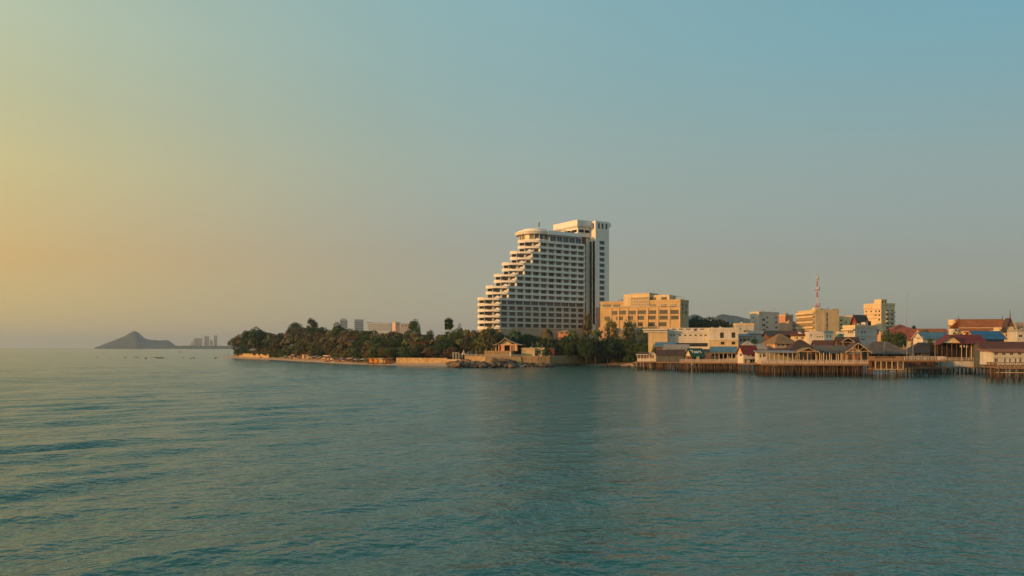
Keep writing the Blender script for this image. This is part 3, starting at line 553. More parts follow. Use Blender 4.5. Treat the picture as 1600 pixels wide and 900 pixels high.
for p, r, h in ((1281.5, 1286, 1.6), (1286.5, 1291, 1.3), (1301, 1304.5, 1.4), (1305, 1308, 1.7)): MB().bar((S.u((p + r) / 2, 4), 4, zt), (S.u((p + r) / 2, 4), 4, zt + h), .9, n=10).build('roof_tank', M['grey_wall'], T)
a, b = S.u(1287.5), S.u(1291); MB().box(a, b, -.4, .1, S.z(520) - z0, S.z(488) - z0).build('stair_strip', M['tan_wall'], T)
ROOF_J = zt + z0; JX = S
def mast():
    d = JX.dist(JX.u(1277), 7); z0 = ROOF_J + 2.0; T = thing('radio_mast', 'red and white lattice radio mast on the yellow block roof', 'mast', (X(1277, d), d, z0), .4)
    h = Z(431, d) - z0; n = 12
    MB().prism([(-1.2, -1.2), (1.2, -1.2), (1.2, 1.2), (-1.2, 1.2)], -2.0, .15).build('mast_base', M['cream_wall'], T)
    for k in range(n):
        za, zb = h * k / n, h * (k + 1) / n; ra, rb = .85 * (1 - .72 * k / n), .85 * (1 - .72 * (k + 1) / n); b = MB(); P = lambda r, i, z: (r * math.cos(i * 2.0944), r * math.sin(i * 2.0944), z)
        for i in range(3):
            b.bar(P(ra, i, za), P(rb, i, zb), .075, n=5); b.bar(P(ra, i, za), P(rb, i + 1, zb), .04, n=4); b.bar(P(ra, i + 1, za), P(rb, i, zb), .04, n=4); b.bar(P(ra, i, za), P(ra, i + 1, za), .06, n=4)
        b.build('lattice_section', M['mast_red' if (k // 2) % 2 == 0 else 'mast_white'], T)
    for z, r in ((h * .06, 2.0), (h * .56, 1.7), (h * .88, .8)):
        b = MB(); b.prism([(r * math.cos(t * 1.0472), r * math.sin(t * 1.0472)) for t in range(6)], z, z + .15)
        b.build('mast_platform', M['mast_red'], T)
        for t in range(0, 6, 2): 
            a = (r * math.cos(t * 1.0472), r * math.sin(t * 1.0472)); MB().box(a[0] - .11, a[0] + .11, a[1] - .11, a[1] + .11, z + .15, z + 2.0).build('antenna', M['mast_white' if t else 'mast_red'], T)
    MB().bar((0, 0, h), (0, 0, h + 2.0), .06).build('mast_tip', M['mast_red'], T)
mast()
house('cream_flats', 'narrow cream building with one column of dark windows behind the Thai roof', 'building', 1311.5, 1333, 500, -14, 12, 495.5, 'cream_wall', front=grid([1314.5], [500.6, 507.2, 513.8, 519.3], 4.4, 3) + grid([1322], [503.5, 510], 3, 2.6))
T, S, W, dp, zt, z0 = house('white_shophouse', 'white two-tone shophouse with paired windows and sunlit left end', 'building', 1336, 1371, 415, 30, 0, 510.5, 'pale_wall', pxl=1317, cornice='cream_wall', pane='glass_dark', front=[(1345,1348.6,517.5,520.6),(1349.4,1353,517.5,520.6),(1345.5,1352,529.3,531.3)],
    left=[(1325,1327,516.5,521),(1328,1330,516.4,520.8),(1331,1333,516.3,520.6)])
MB().box(-1.6, 0, 0, dp, S.z(516) - z0, S.z(513.6) - z0).build('balcony', M['cream_wall'], T)
band(T, -.1, W, 0, S.z(524.6) - z0, S.z(523.6) - z0, 'white_wall', .2)
MB().box(W + .02, W + .5, -.4, 2.5, S.z(523, W) - z0, S.z(514, W) - z0).build('blue_panel', M['blue_roof'], T)
MB().box(S.u(1352, 2), S.u(1356, 2), 2, 4.4, zt + .0, zt + 2.6).build('roof_tank', M['white_wall'], T); MB().box(S.u(1358, 2), S.u(1361, 2), 2, 4.4, zt, zt + 3.2).build('roof_room', M['dark_room'], T)
T, S, W, dp, zt, z0 = house('thai_roof_house', 'Thai house with steep dark roof and red-brown gable above the white shophouse', 'house', 1340, 1356, 440, 25, 0, 503, 'brown_wall', pxl=1331, roof='gable_x', yridge=492, roofm='dark_roof', gable_mat='red_wall', ov=.9, trim='red_wall', left=[(1333.5,1336.5,504.5,508)], pane='glass_pale')
for s in (0, W): MB().bar((s + (-1 if s == 0 else 1), dp / 2, S.z(492.3, 0, dp / 2) - z0), (s + (-1.3 if s == 0 else 1.3), dp / 2, S.z(489.0, 0, dp / 2) - z0), .16, .04).build('finial', M['red_wall'], T)
T, S, W, dp, zt, z0 = house('balcony_hotel', 'cream seven-storey hotel with stacked balconies and a roof hut', 'hotel', 1377, 1398, 520, 25, 0, 475.5, 'cream_wall', pxl=1350, cornice='cream_wall', pane='glass_dark', frame='frame_dark',
    left=[(1352.3,1354.5,485.8,488.2),(1360,1362.2,485.5,488),(1367.3,1369.6,485.2,487.8),(1372.6,1375,485,487.8),(1367.3,1369.6,491.3,493.8),(1372.6,1375,491.3,494),(1372.6,1375,498,501)], front=grid([1387, 1394], [486, 492.6, 499.6, 506.4, 513], 4.2, 3.2))
MB().box(-.4, .1, dp * .55, dp + .4, S.z(481.5, 0, dp * .6) - z0, S.z(479.6, 0, dp * .6) - z0).build('ledge', M['cream_wall'], T)
for y in (482.2, 489.8, 496.6): MB().box(-.35, .02, 0, dp, S.z(y + .6) - z0, S.z(y - .2) - z0).build('ledge', M['peach_wall'], T)
for y in (489, 495.8, 502.8, 509.6, 516.2):
    for p in (1387, 1394): a, b = S.u(p - 2.9), S.u(p + 2.9); MB().box(a, b, -1.2, -.02, S.z(y, a) - z0, S.z(y - 2.3, a) - z0).build('balcony', M['pale_wall'], T)
a = S.u(1377, 2.5); T2 = MB().facade((a, 2.5), (1, 0), 5.4, zt, zt + 3.6, [(.8, 1.9, zt + 1.2, zt + 2.7), (3.2, 4.3, zt + 1.2, zt + 2.7)], .3); T2.box(a + .02, a + 5.38, 2.9, 8, zt, zt + 3.6); T2.facade((a, 8), (0, -1), 5.5, zt, zt + 3.6, []); T2.box(a + .1, a + 5.3, 2.85, 2.95, zt, zt + 3.5); T2.build('roof_hut', M['cream_wall'], T)
for k in (.8, 3.2): MB().box(a + k, a + k + 1.1, 2.7, 2.8, zt + 1.2, zt + 2.7).build('roof_hut_window', M['dark_room'], T)
house('side_flats', 'low pale flats with dark balconies below the balcony hotel', 'building', 1376, 1392, 440, 10, 8, 521, 'peach_wall', front=[(1377,1380,523,527),(1381,1384,523,528)])
house('red_tile_hall', 'wide hall with orange-red tiled roof right of the balcony hotel', 'hall', 1399, 1437, 420, -6, 16, 530, 'cream_wall', roof='gable_x', yridge=514, roofm='tile_red_roof', ov=.8)
house('red_tile_house', 'house with upper red-orange hip roof behind the wide tiled hall', 'house', 1398, 1424, 455, -6, 10, 513, 'peach_wall', roof='hip', yridge=507, roofm='tile_red_roof', ov=.8)
house('far_red_house', 'long low house with faded reddish roof left of the water tower', 'house', 1440, 1482, 470, -4, 10, 520, 'peach_wall', roof='gable_x', yridge=513.5, roofm='orange_roof', ov=.8)
T, S, W, dp, zt, z0 = house('blue_roof_house', 'white house with pale blue roof and sunlit gable', 'house', 1442, 1485, 330, 18, 0, 527.5, 'white_wall', pxl=1427, roof='gable_x', yridge=519, roofm='pale_blue_roof', ov=.6, left=[(1431.5,1438.5,526,529)], front=[(1450,1456,530,533)], frame='frame_dark', trim='white_wall')
T, S, W, dp, zt, z0 = house('blue_roof_hall', 'hall with strong blue roof and orange gable in front of the temple', 'hall', 1524, 1569, 335, 14, 0, 526.5, 'slate_wall', pxl=1507, roof='gable_x', yridge=517, roofm='blue_roof', gable_mat='orange_roof', ov=.9, trim='orange_cloth', left=[(1512,1518,527.5,531)])
def temple():
    S = Site(1507, 425, -9); W = S.u(1577); z0 = land_z(S.x, 425) - 1
    T = thing('temple_hall', 'large temple hall with long orange tiled two-tier roof', 'temple', (S.x, 425, z0), S.th); D = 15.0
    zz = lambda y, u=0, v=0: S.z(y, u, v) - z0
    b = MB(); b.box(0, W, 0, D, 0, zz(517)); b.build('wall', M['cream_wall'], T)
    ze, zr = zz(512, 0, 1), zz(498.6, W / 2, D / 2)
    b = MB(); b.slab((-2.6, .8, ze), (W + 1, .8, ze), (W - .5, D / 2, zr), (.4, D / 2, zr), .25); b.slab((W + 1, D - .8, ze), (-2.6, D - .8, ze), (.4, D / 2, zr), (W - .5, D / 2, zr), .25); b.build('roof', M['orange_roof'], T)
    b = MB(); b.slab((-3.4, -1.8, zz(517.5, 0, -2)), (W + 2, -1.8, zz(517.5, 0, -2)), (W + 1.2, 1.0, ze - .35), (-2.8, 1.0, ze - .35), .25); b.build('lower_roof', M['orange_roof'], T)
    for y_, n_ in ((ze + .05, 'eave_trim'), (zz(517.2, 0, -2), 'eave_trim')): MB().box(-2.6, W + 1.2, .65 if y_ > ze else -1.95, .78 if y_ > ze else -1.82, y_ - .35, y_).build(n_, M['cream_wall'], T)
    MB().add([(W + .3, 1, ze - .2), (W + .3, D - 1, ze - .2), (W + .3, D / 2, zr - .5), (W + .05, 1, ze - .2), (W + .05, D - 1, ze - .2), (W + .05, D / 2, zr - .5)], [(0,1,2),(3,5,4),(0,3,4,1),(1,4,5,2),(2,5,3,0)]).build('gable', M['brown_wall'], T)
    for v in (.8, D - .8): MB().bar((W + 1, v, ze), (W - .4, D / 2, zr + .2), .22, n=5).build('bargeboard', M['brown_wall'], T); MB().bar((-2.6, v, ze), (.3, D / 2, zr + .2), .2, n=5).build('bargeboard', M['orange_roof'], T)
    for u in (-.2, W - .4): MB().bar((u, D / 2, zr), (u + (.5 if u > 5 else -.5), D / 2, zr + 2.4), .22, .03).build('finial', M['brown_wall'], T)
temple()
T, S, W, dp, zt, z0 = house('cream_shrine', 'cream house with three dark windows below a dark spire', 'house', 1560, 1589, 385, -8, 9, 519, 'cream_wall', cornice='cream_wall', front=[(1565.5,1568.5,522,525.5),(1571.5,1576,522,525.5),(1579,1584,521.8,525.3)])
MB().box(S.u(1563), S.u(1588), -.6, .3, zt - .2, zt + 1.4).build('roof_edge', M['dark_roof'], T)
q = MB(); a, b = S.u(1573, 2), S.u(1584, 2); q.box(a, b, 2, 6.5, zt, S.z(510.5, a, 2) - z0); q.build('upper_room', M['cream_wall'], T)
pitched(T, 'gable_y', a, b, 2, 6.5, S.z(510.5, a, 2) - z0, S.z(497, a, 4) - z0, M['brown_roof'], M['brown_wall'], .6)
c = (a + b) / 2; MB().bar((c, 2.2, S.z(498, a, 2) - z0), (c, 2.2, S.z(482, a, 2) - z0), .32, .03).build('spire', M['brown_wall'], T)
MB().box(S.u(1560), S.u(1566), .5, 5, zt, zt + 2.4).build('roof_room', M['cream_wall'], T)
house('grey_corner_house', 'grey-white house with dark awning at the right edge of town', 'house', 1589.5, 1625, 375, -5, 9, 517, 'pale_wall', cornice='grey_wall', front=[(1592,1598,523,527)])
house('far_grey_flats', 'distant grey flats with cluttered roof behind the spire at right', 'building', 1587, 1640, 470, -5, 12, 506, 'grey_wall', front=[(1590,1593,509,512),(1596,1599,509,512)])
def water_tower():
    d = 450; T = thing('water_tower', 'cream round water tower standing behind the blue roofs', 'water tower', (X(1488.5, d), d, 6), 0); z = lambda y: Z(y, d) - 6
    cyl = lambda r, n=18: [(r * math.cos(2 * math.pi * i / n), r * math.sin(2 * math.pi * i / n)) for i in range(n)]
    MB().prism(cyl(2.35), z(508), z(499.5)).build('tank', M['cream_wall'], T); MB().prism(cyl(2.5), z(499.5), z(498.3), cyl(.4)).build('tank_roof', M['pale_wall'], T)
    MB().prism(cyl(1.7), z(511), z(508), cyl(2.8)).build('tank_neck', M['tan_wall'], T); MB().prism(cyl(2.05), 0, z(511)).build('shaft', M['white_wall'], T)
    for i in range(6): t = i * 1.047 + .4; MB().box(-.35, .35, -.1, .1, z(517), z(513.5)).build('shaft_window', M['dark_room'], T); o = T.children[-1]; o.location = (2.06 * math.cos(t), 2.06 * math.sin(t), 0); o.rotation_euler = (0, 0, t + math.pi / 2)
water_tower()
# small houses between
house('terrace_house', 'pale house with open terrace at the foot of the plain white block', 'house', 1150, 1178, 452, -6, 10, 507.5, 'pale_wall', cornice='cream_wall', front=[(1156,1158,512,514.5),(1162,1172,516,519)])
house('awning_house', 'low white house with dark shaded verandah right of the corner block', 'house', 1154, 1174, 400, -6, 9, 525, 'pale_wall', roof='shed', yridge=521.5, roofm='tin_roof', front=[(1155.5,1160,528.5,534),(1161,1166,528.5,534),(1167,1171.5,528.5,534)])
house('grey_shed_house', 'wide weathered white house with tin roof before the plain white block', 'house', 1172, 1208, 405, -8, 10, 522, 'pale_wall', roof='shed', yridge=516.5, roofm='tin_roof', front=[(1178,1181,526,529),(1190,1192.5,523.5,527),(1197,1200,523.5,528)])
house('dark_roof_house', 'house with dark blue-grey roof below the pink building', 'house', 1200, 1222, 385, -6, 9, 523, 'brown_wall', roof='gable_x', yridge=516.5, roofm='dark_roof')
house('rust_roof_row', 'long rusty red roof below the yellow block balconies', 'house', 1219, 1266, 395, -4, 9, 523, 'brown_wall', roof='gable_x', yridge=516.8, roofm='rust_roof')
house('white_hut', 'small white house with three tiny windows left of the blue hut', 'house', 1264, 1288, 372, -8, 8, 521, 'white_wall', cornice='white_wall', mull=1, front=[(1276.5,1278.6,525,527.4),(1280.3,1282.4,525,527.4),(1283.9,1286,525,527.4),(1266.5,1268.5,522,526)])
house('blue_hut', 'small bright blue house with two windows', 'house', 1288.5, 1301.5, 370, -8, 7, 520, 'blue_wall', cornice='pale_blue_roof', mull=1, front=[(1291.5,1294,523,527.5),(1296.5,1299,523,527.5)])
house('mint_hut', 'tiny mint green house beside the sunlit shophouse end', 'house', 1311, 1318.5, 380, -8, 5, 521, 'green_wall', cornice='white_wall', front=[(1313,1316,523,525)])
T, S, W, dp, zt, z0 = house('tan_roof_house', 'house with tall tan hipped roof and slatted upper wall', 'house', 1211, 1246, 335, 12, 10, 535, 'peach_wall', roof='hip', yridge=521.5, roofm='tan_roof', front=grid([1217, 1224, 1231, 1238], [539], 3.4, 4), pane='glass_dark')
house('grey_hip_house', 'dark grey hipped roof in front of the tan roof', 'house', 1236, 1274, 318, -4, 9, 544, 'brown_wall', roof='hip', yridge=530.5, roofm='brown_roof')
house('rust_hall', 'long rusty brown roof left of the small gabled house', 'house', 1277, 1328, 328, -6, 9, 543, 'brown_wall', roof='gable_x', yridge=531.5, roofm='rust_roof')
T, S, W, dp, zt, z0 = house('small_gable_house', 'small brown-roofed house with a cream-trimmed gabled porch behind the dock', 'house', 1310, 1343, 322, -8, 6, 537, 'brown_wall', roof='gable_x', yridge=526.5, roofm='brown_roof', front=[(1313,1316,538,541),(1334,1339,537.8,541)], ov=.5)
a = 2.6; c = S.u(1325, -2.4); zz = lambda y: S.z(y, c, -2.4) - z0
for s in (-1, 1): MB().bar((c + s * a, -2.5, zz(534.5)), (c, -2.5, zz(528)), .14, n=4).build('bargeboard', M['pale_wood'], T); MB().bar((c + s * 1.9, -2.3, 0), (c + s * 1.9, -2.3, zz(534)), .12).build('porch_post', M['pale_wood'], T)
b = MB(); b.slab((c - a, -2.4, zz(534.5)), (c, -2.4, zz(528)), (c, 1.5, zz(528)), (c - a, 1.5, zz(534.5)), .1); b.slab((c, -2.4, zz(528)), (c + a, -2.4, zz(534.5)), (c + a, 1.5, zz(534.5)), (c, 1.5, zz(528)), .1); b.build('porch_roof', M['brown_roof'], T); MB().bar((c - a, -2.5, zz(534.7)), (c + a, -2.5, zz(534.7)), .1, n=4).build('tie_beam', M['pale_wood'], T)
house('tarpaulin_shed', 'small shed with dark roof between the lettered green roof and the blue tin roof', 'shed', 1099, 1111, 340, -10, 5, 550, 'brown_wall', roof='gable_x', yridge=545.5, roofm='dark_roof', ov=.4, front=[(1102,1105,552,556)])
house('rust_lean_to', 'rusty lean-to below the tan hipped roof', 'shed', 1206, 1234, 312, -6, 6, 548.5, 'grey_wall', roof='shed', yridge=544, roofm='rust_roof', ov=.4, front=[(1210,1214,550.5,554),(1222,1227,550.5,554)])
house('cream_store', 'little cream store tucked between rusty roofs under the yellow block', 'house', 1240, 1262, 380, -6, 6, 524.5, 'cream_wall', cornice='rust_roof', front=[(1244,1247,526.5,530),(1252,1256,526.5,530)])
house('tin_lean_to', 'small tin lean-to behind the right end of the dark green-grey roof', 'shed', 1462, 1480, 330, -6, 5, 540, 'pale_wall', roof='shed', yridge=536, roofm='tin_roof', ov=.3, front=[(1466,1469,542,545)])
house('teal_roof_house', 'brown-walled house with faded blue-teal tin roof above the slate shed', 'house', 1025, 1054, 378, -14, 8, 540.5, 'brown_wall', roof='gable_x', yridge=534.5, roofm='pale_blue_roof')
house('tin_roof_house', 'white house with pale tin roof and two tiny windows', 'house', 1037, 1076, 366, -14, 8, 545, 'pale_wall', roof='gable_x', yridge=538, roofm='tin_roof', front=[(1064,1066,546,548.5),(1069,1071,546,548.5)], ov=.3)
house('pale_hip_house', 'house with pale hipped roof behind the red-roofed stilt house', 'house', 1161, 1181, 335, -6, 8, 541, 'pale_wall', roof='hip', yridge=532.5, roofm='pale_roof')
house('pale_shed', 'small pale-roofed shed right of the pale hipped roof', 'shed', 1181, 1196, 332, -6, 6, 545, 'grey_wall', roof='shed', yridge=537, roofm='pale_roof')
house('green_grey_roof', 'wide dark green-grey roof behind the white railing', 'house', 1424, 1472, 318, -6, 10, 549, 'slate_wall', roof='hip', yridge=535, roofm='dark_roof', front=[(1430,1440,551,556)])
# ------------------------------------------------------------------ stilt houses and decks over the water
RS = random.Random(21)
PILE = MB().bar((0, 0, 0), (0, 0, 1), 1.0, .92, n=7).mesh('piling', M['pile_wood'])
def pilings(T, S, W, zdeck, z0, step, rows, dv, r=.16, zb=-1.6, jitter=.25, v0=.4, brace=True, ys=None):
    """tapered leaning wooden piles under a deck, each its own part, tied by a few braces"""
    tops = []
    for k in range(rows):
        n = max(2, int(W / step)) + 1
        for i in range(n):
            u = .3 + (W - .6) * i / (n - 1) + RS.uniform(-jitter, jitter) * step; u = min(W - .2, max(.2, u)); v = v0 + k * dv + RS.uniform(-.3, .3); h = zdeck - zb
            rr = r * RS.uniform(.6, 1.4); lean = (RS.gauss(0, .03), RS.gauss(0, .045))
            link('piling', PILE, T, (u, v, zb - z0), (lean[0], lean[1], RS.uniform(0, 6)), (rr, rr, h))
            if k == 0: tops.append(u)
    if brace:
        for i in range(len(tops) - 1):
            if RS.random() < .45:
                za, zb_ = zdeck - z0 - .3, max(.4, zdeck - 3.0) - z0
                if RS.random() < .5: za, zb_ = zb_, za
                link('brace', MB().bar((tops[i], v0 - .2, za), (tops[i + 1], v0 - .2, zb_), .07, n=5).mesh('brace', M['wood']), T)
        zb_ = zdeck - z0 - 1.5
        MB().bar((.2, v0 - .25, zb_), (W - .2, v0 - .25, zb_ + RS.uniform(-.2, .2)), .08, n=5).build('cross_beam', M['wood'], T)
def railing(T, pts, z, h, m='rail_white', step=.55, solid=0, panel=None):
    b = MB()
    for (x0, y0), (x1, y1) in zip(pts[:-1], pts[1:]):
        L_ = math.hypot(x1 - x0, y1 - y0); n = max(1, int(L_ / step))
        for i in range(n + 1): t = i / n; x, y = x0 + (x1 - x0) * t, y0 + (y1 - y0) * t; r = .11 if i % 4 == 0 else .055; b.box(x - r, x + r, y - r, y + r, z, z + h * (1.02 if i % 4 == 0 else .95))
        b.bar((x0, y0, z + h), (x1, y1, z + h), .09, n=5); b.bar((x0, y0, z + h * .45), (x1, y1, z + h * .45), .06, n=5)
    b.build('railing', M[m], T)
    if panel:
        q = MB()
        for (x0, y0), (x1, y1) in zip(pts[:-1], pts[1:]): q.slab((x0, y0 + .03, z + h * solid), (x1, y1 + .03, z + h * solid), (x1, y1 + .09, z + h * solid), (x0, y0 + .09, z + h * solid), h * solid)
        q.build('rail_panel', M[panel], T)
def deck(name, label, px0, px1, d, th, depth, ydeck, step, rows=3, r=.16, rail=1.15, railm='rail_white', solid=.6, panel='rail_white', beams=True, deckm='deck_wood'):
    S = Site(px0, d, th); W = S.u(px1); zd = S.z(ydeck); T = thing(name, label, 'pier', (S.x, d, 0), S.th, 'wooden stilt decks along the town shore')
    n = max(3, int(depth / .9)); b = MB()
    b.box(0, W, .0, depth, zd - .22, zd - .04); b.build('deck_floor', M[deckm], T)
    MB().box(-.1, W + .1, -.12, 0, zd - .5, zd).build('fascia', M[deckm], T)
    pilings(T, S, W, zd - .2, 0, step, rows, depth / max(1, rows), r)
    if rail: railing(T, [(.05, depth * .6), (.05, .05), (W - .05, .05), (W - .05, depth * .6)], zd, rail, railm, solid=solid, panel=panel)
    return T, S, W, zd
def shelter(T, S, W0, W1, v0, v1, z0, ze, kind, zr, roofm, postm='pale_wood', nposts=4, ov=.8, back=None, trim=None):
    for i in range(nposts):
        u = W0 + .2 + (W1 - W0 - .4) * i / (nposts - 1)
        for v in (v0 + .2, v1 - .2): MB().bar((u, v, z0), (u, v, ze), .12, n=6).build('post', M[postm], T)
    pitched(T, kind, W0, W1, v0, v1, ze, zr, M[roofm], M[roofm], ov, gable=False, trim=trim)
    if back: MB().box(W0 + .1, W1 - .1, v1 - .5, v1 - .3, z0, ze - .1).build('back_wall', M[back], T)
# white house at the left end of the row
T, S, W, zd = deck('stilt_platform', 'stilt platform under the small white house at the left end of the pier row', 994.5, 1026, 356, -14, 9, 564.6, .9, 4, .15, rail=0)
TH, S2, W2, dp, zt, z0 = house('white_stilt_house', 'small white gabled house with a porch on stilts at the left end', 'house', 1013.5, 1025, 354.5, -14, 6, 553.5, 'white_wall', z0=zd + .02, roof='gable_y', yridge=549.3, roofm='rust_roof', ov=.4, front=[(1015.2,1022,554.6,560)], pane='glass_pale', frame='pale_wood', trim='white_wall')
a = S2.u(995.5); MB().box(a, 0, 0, .2, 0, S2.z(560, a) - z0).build('porch_wall', M['white_wall'], TH); MB().box(a, -.1, 4.4, 4.6, 0, 2.4).build('porch_back', M['brown_wall'], TH)
for p in (995.8, 1001, 1006, 1010.5): u = S2.u(p); MB().box(u - .14, u + .14, .02, .3, S2.z(560, u) - z0, S2.z(553.4, u) - z0).build('porch_post', M['white_wall'], TH)
b = MB(); b.slab((a - .5, -.6, S2.z(554, a) - z0), (.1, -.6, S2.z(554, 0) - z0), (.1, 5, S2.z(550.5, 0, 5) - z0), (a - .5, 5, S2.z(550.5, a, 5) - z0), .15); b.build('porch_roof', M['rust_roof'], TH); MB().box(a - .5, -.1, -.72, -.6, S2.z(554.6, a) - z0, S2.z(553.6, a) - z0).build('eave_board', M['white_wall'], TH)
T, S, W, zd = deck('stilt_platform', 'stilt platform carrying the dark slate-walled shed', 1026.5, 1069, 347, -14, 9, 565.2, .95, 4, .15, rail=0)
house('slate_shed', 'long slate-grey shed with brown roof on stilts', 'shed', 1026.5, 1069, 346.8, -14, 8, 553.6, 'slate_wall', z0=zd + .02, roof='gable_x', yridge=546.3, roofm='brown_roof', ov=.5, front=[(1046,1049,556,560)], pane='dark_room')
# terrace restaurant with the lettered green roof
T, S, W, zd = deck('terrace_deck', 'long terrace deck with pale rail below the green and blue roofs', 1062, 1156, 325, -12, 12, 566, .62, 4, .14, 1.15, solid=.7, panel='rail_panel')
def green_house():
    T, S, W, dp, zt, z0 = house('green_roof_house', 'little house with yellow gable and lettered green roof', 'house', 1081.5, 1100, 324, 16, 0, 556, 'brown_wall', z0=zd + .02, pxl=1071, roof='gable_x', yridge=544, roofm='green_roof', gable_mat='yellow_wall', ov=.45, trim='green_roof', left=[(1074,1079,557,562)], front=[(1084,1088,557.5,563),(1094,1098,557,562)], pane='dark_room')
    MB().box(S.u(1088.5, -.6), S.u(1092.5, -.6), -.8, -.6, 0, 2.3).build('menu_board', M['cream_wall'], T)
    # letters laid on the front slope
    cu = bpy.data.curves.new('roof_sign', 'FONT'); cu.body = 'Tsart'; cu.size = 2.25; cu.extrude = .03; cu.align_x = 'CENTER'; cu.align_y = 'CENTER'; cu.offset = .035
    zr = S.z(544, W / 2, dp / 2) - z0; sl_ = math.atan2(zr - zt, dp / 2)
    tmp = bpy.data.objects.new('roof_sign', cu); C.objects.link(tmp); dg = bpy.context.evaluated_depsgraph_get(); me = bpy.data.meshes.new_from_object(tmp.evaluated_get(dg)); bpy.data.objects.remove(tmp)
    me.materials.clear(); me.materials.append(M['sign_white'])
    k = .5; link('roof_lettering', me, T, (W * .47, dp / 2 * (1 - k), zt + (zr - zt) * (1 - k) + .10), (sl_, 0, 0))
green_house()
TH, S2, W2, dp, zt, z0 = house('blue_tin_house', 'cream house with pale blue tin roof on the terrace', 'house', 1111, 1151, 332, -12, 8, 549, 'cream_wall', z0=zd + .02, roof='gable_x', yridge=541.3, roofm='pale_blue_roof', ov=.4, front=[(1113,1116,550,556),(1118,1121,550,556),(1124,1138,552,560),(1140,1149,552,560)], pane='dark_room')
shelter(TH, S2, S2.u(1103, -4), S2.u(1151, -4), -4.5, -.3, 0, S2.z(551.8, 0, -4) - z0, 'shed', S2.z(550.0, 0, 0) - z0, 'tan_roof', 'rail_white', 8, .3)
T, S, W, zd2 = deck('stilt_platform', 'tall stilt platform under the red-roofed white house', 1154, 1184, 308, -10, 9, 567.8, 2.2, 4, .17, 0)
TH, S2, W2, dp, zt, z0 = house('red_roof_house', 'white stilt house with steep dark red roof', 'house', 1161.5, 1183.5, 308, 12, 0, 550.5, 'white_wall', z0=zd2 + .02, pxl=1152.5, roof='gable_x', yridge=539.5, roofm='red_roof', gable_mat='peach_wall', ov=.6, left=[(1155.5,1159.5,552.5,556.5)], front=[(1164,1167,561.5,567),(1168.5,1171,552.5,557),(1174.5,1179.5,552.3,557),(1172,1180,561.5,567)], pane='dark_room', frame='frame_white')
band(TH, -.3, W2 + .3, 0, S2.z(561) - z0, S2.z(560) - z0, 'rail_white', .7, 'balcony_floor')
TH, S2, W2, dp, zt, z0 = house('low_stilt_house', 'low white house with pale tin roof between the red roof and the dock', 'house', 1184.5, 1207, 300, -8, 7, 551, 'white_wall', z0=Z(566, 300), roof='shed', yridge=547.5, roofm='tin_roof', ov=.6, front=[(1187,1190,553.5,558.5),(1192,1197,553,558),(1201,1205,553,558)], pane='dark_room')
pilings(TH, S2, W2, 0, 0, 1.6, 3, 2.2, .15, -1.6 - z0)
# the long dock with two gabled pavilions
T, S, W, zd = deck('long_dock', 'long pink-railed dock with two gabled pavilions over the water', 1189, 1366, 279, -7, 13, 568.6, .75, 4, .15, 1.35, 'rail_white', solid=.7, panel='rail_panel')
for k in range(14): u = W * (k + .5) / 14; MB().box(u - 1.0, u + 1.0, -.02, .03, zd + .45, zd + .8).build('rail_board', M['rail_white'], T)
def pav(px0, px1, ye, yr, v0, v1, roofm, nposts, truss):
    a, b = S.u(px0, v0), S.u(px1, v0); ze, zr = S.z(ye, a, v0), S.z(yr, a, v0)
    shelter(T, S, a, b, v0, v1, zd, ze, 'gable_y', zr, roofm, 'pale_wood', nposts, .8, trim=M['pale_wood'])
    q = MB(); q.bar((a - .6, v0 - .7, ze), (b + .6, v0 - .7, ze), .13, n=4); q.build('tie_beam', M['pale_wood'], T)
    if truss:
        c = (a + b) / 2
        for p, r in (((c, ze), (c, zr - .2)), ((c, ze), (a + (c - a) * .5, ze + (zr - ze) * .5)), ((c, ze), (b + (c - b) * .5, ze + (zr - ze) * .5))): MB().bar((p[0], v0 - .66, p[1]), (r[0], v0 - .66, r[1]), .1, n=4).build('truss_strut', M['pale_wood'], T)
    return a, b, ze
pav(1248, 1276, 548.8, 543, .8, 7, 'tan_roof', 3, False); pav(1323, 1357.5, 548.8, 535.4, .6, 8, 'brown_roof', 4, True)
a, b = S.u(1202, 3), S.u(1248, 3); shelter(T, S, a, b - .3, 3, 9, zd, S.z(550.5, a, 3), 'shed', S.z(547.5, a, 9), 'tin_roof', 'rail_white', 7, .4, back='grey_wall')
a, b = S.u(1274, 4), S.u(1325, 4); shelter(T, S, a + .4, b - .4, 4, 12.4, zd, S.z(547.5, a, 4), 'gable_x', S.z(539.5, a, 8), 'grey_roof', 'rail_white', 7, .6, back='brown_wall')
MB().box(a + .6, b - .6, 3.7, 3.8, S.z(551.5, a, 4), S.z(547.3, a, 4)).build('blue_awning', M['blue_roof'], T)
a = S.u(1358, 5); b = W + .2; 
for p in (1281, 1287, 1296.5, 1310, 1314.5): u = S.u(p, .5); MB().bar((u, .5, zd), (u, .5, S.z(551 + (p % 3), u)), .19).build('mooring_post', M['pale_wood'], T)
for i, (p, m_) in enumerate(((1222, 'wood'), (1232, 'wood'), (1256, 'orange_cloth'), (1268, 'orange_cloth'), (1290, 'wood'), (1303, 'wood'))): u = S.u(p, 3); q = MB(); q.box(u - .9, u + .9, 2.6, 3.4, zd + .7, zd + .78); [q.box(u + sx * .8 - .05, u + sx * .8 + .05, 2.7, 3.3, zd, zd + .7) for sx in (-1, 1)]; t_ = q.build('dining_table', M[m_], None); t_.location = (S.x, S.d, 0); t_.rotation_euler = (0, 0, S.th); tag(t_, 'wooden dining table under the dock pavilion roofs' if m_ == 'wood' else 'orange-covered dining table under the low gabled pavilion', 'table', 'tables on the long dock')
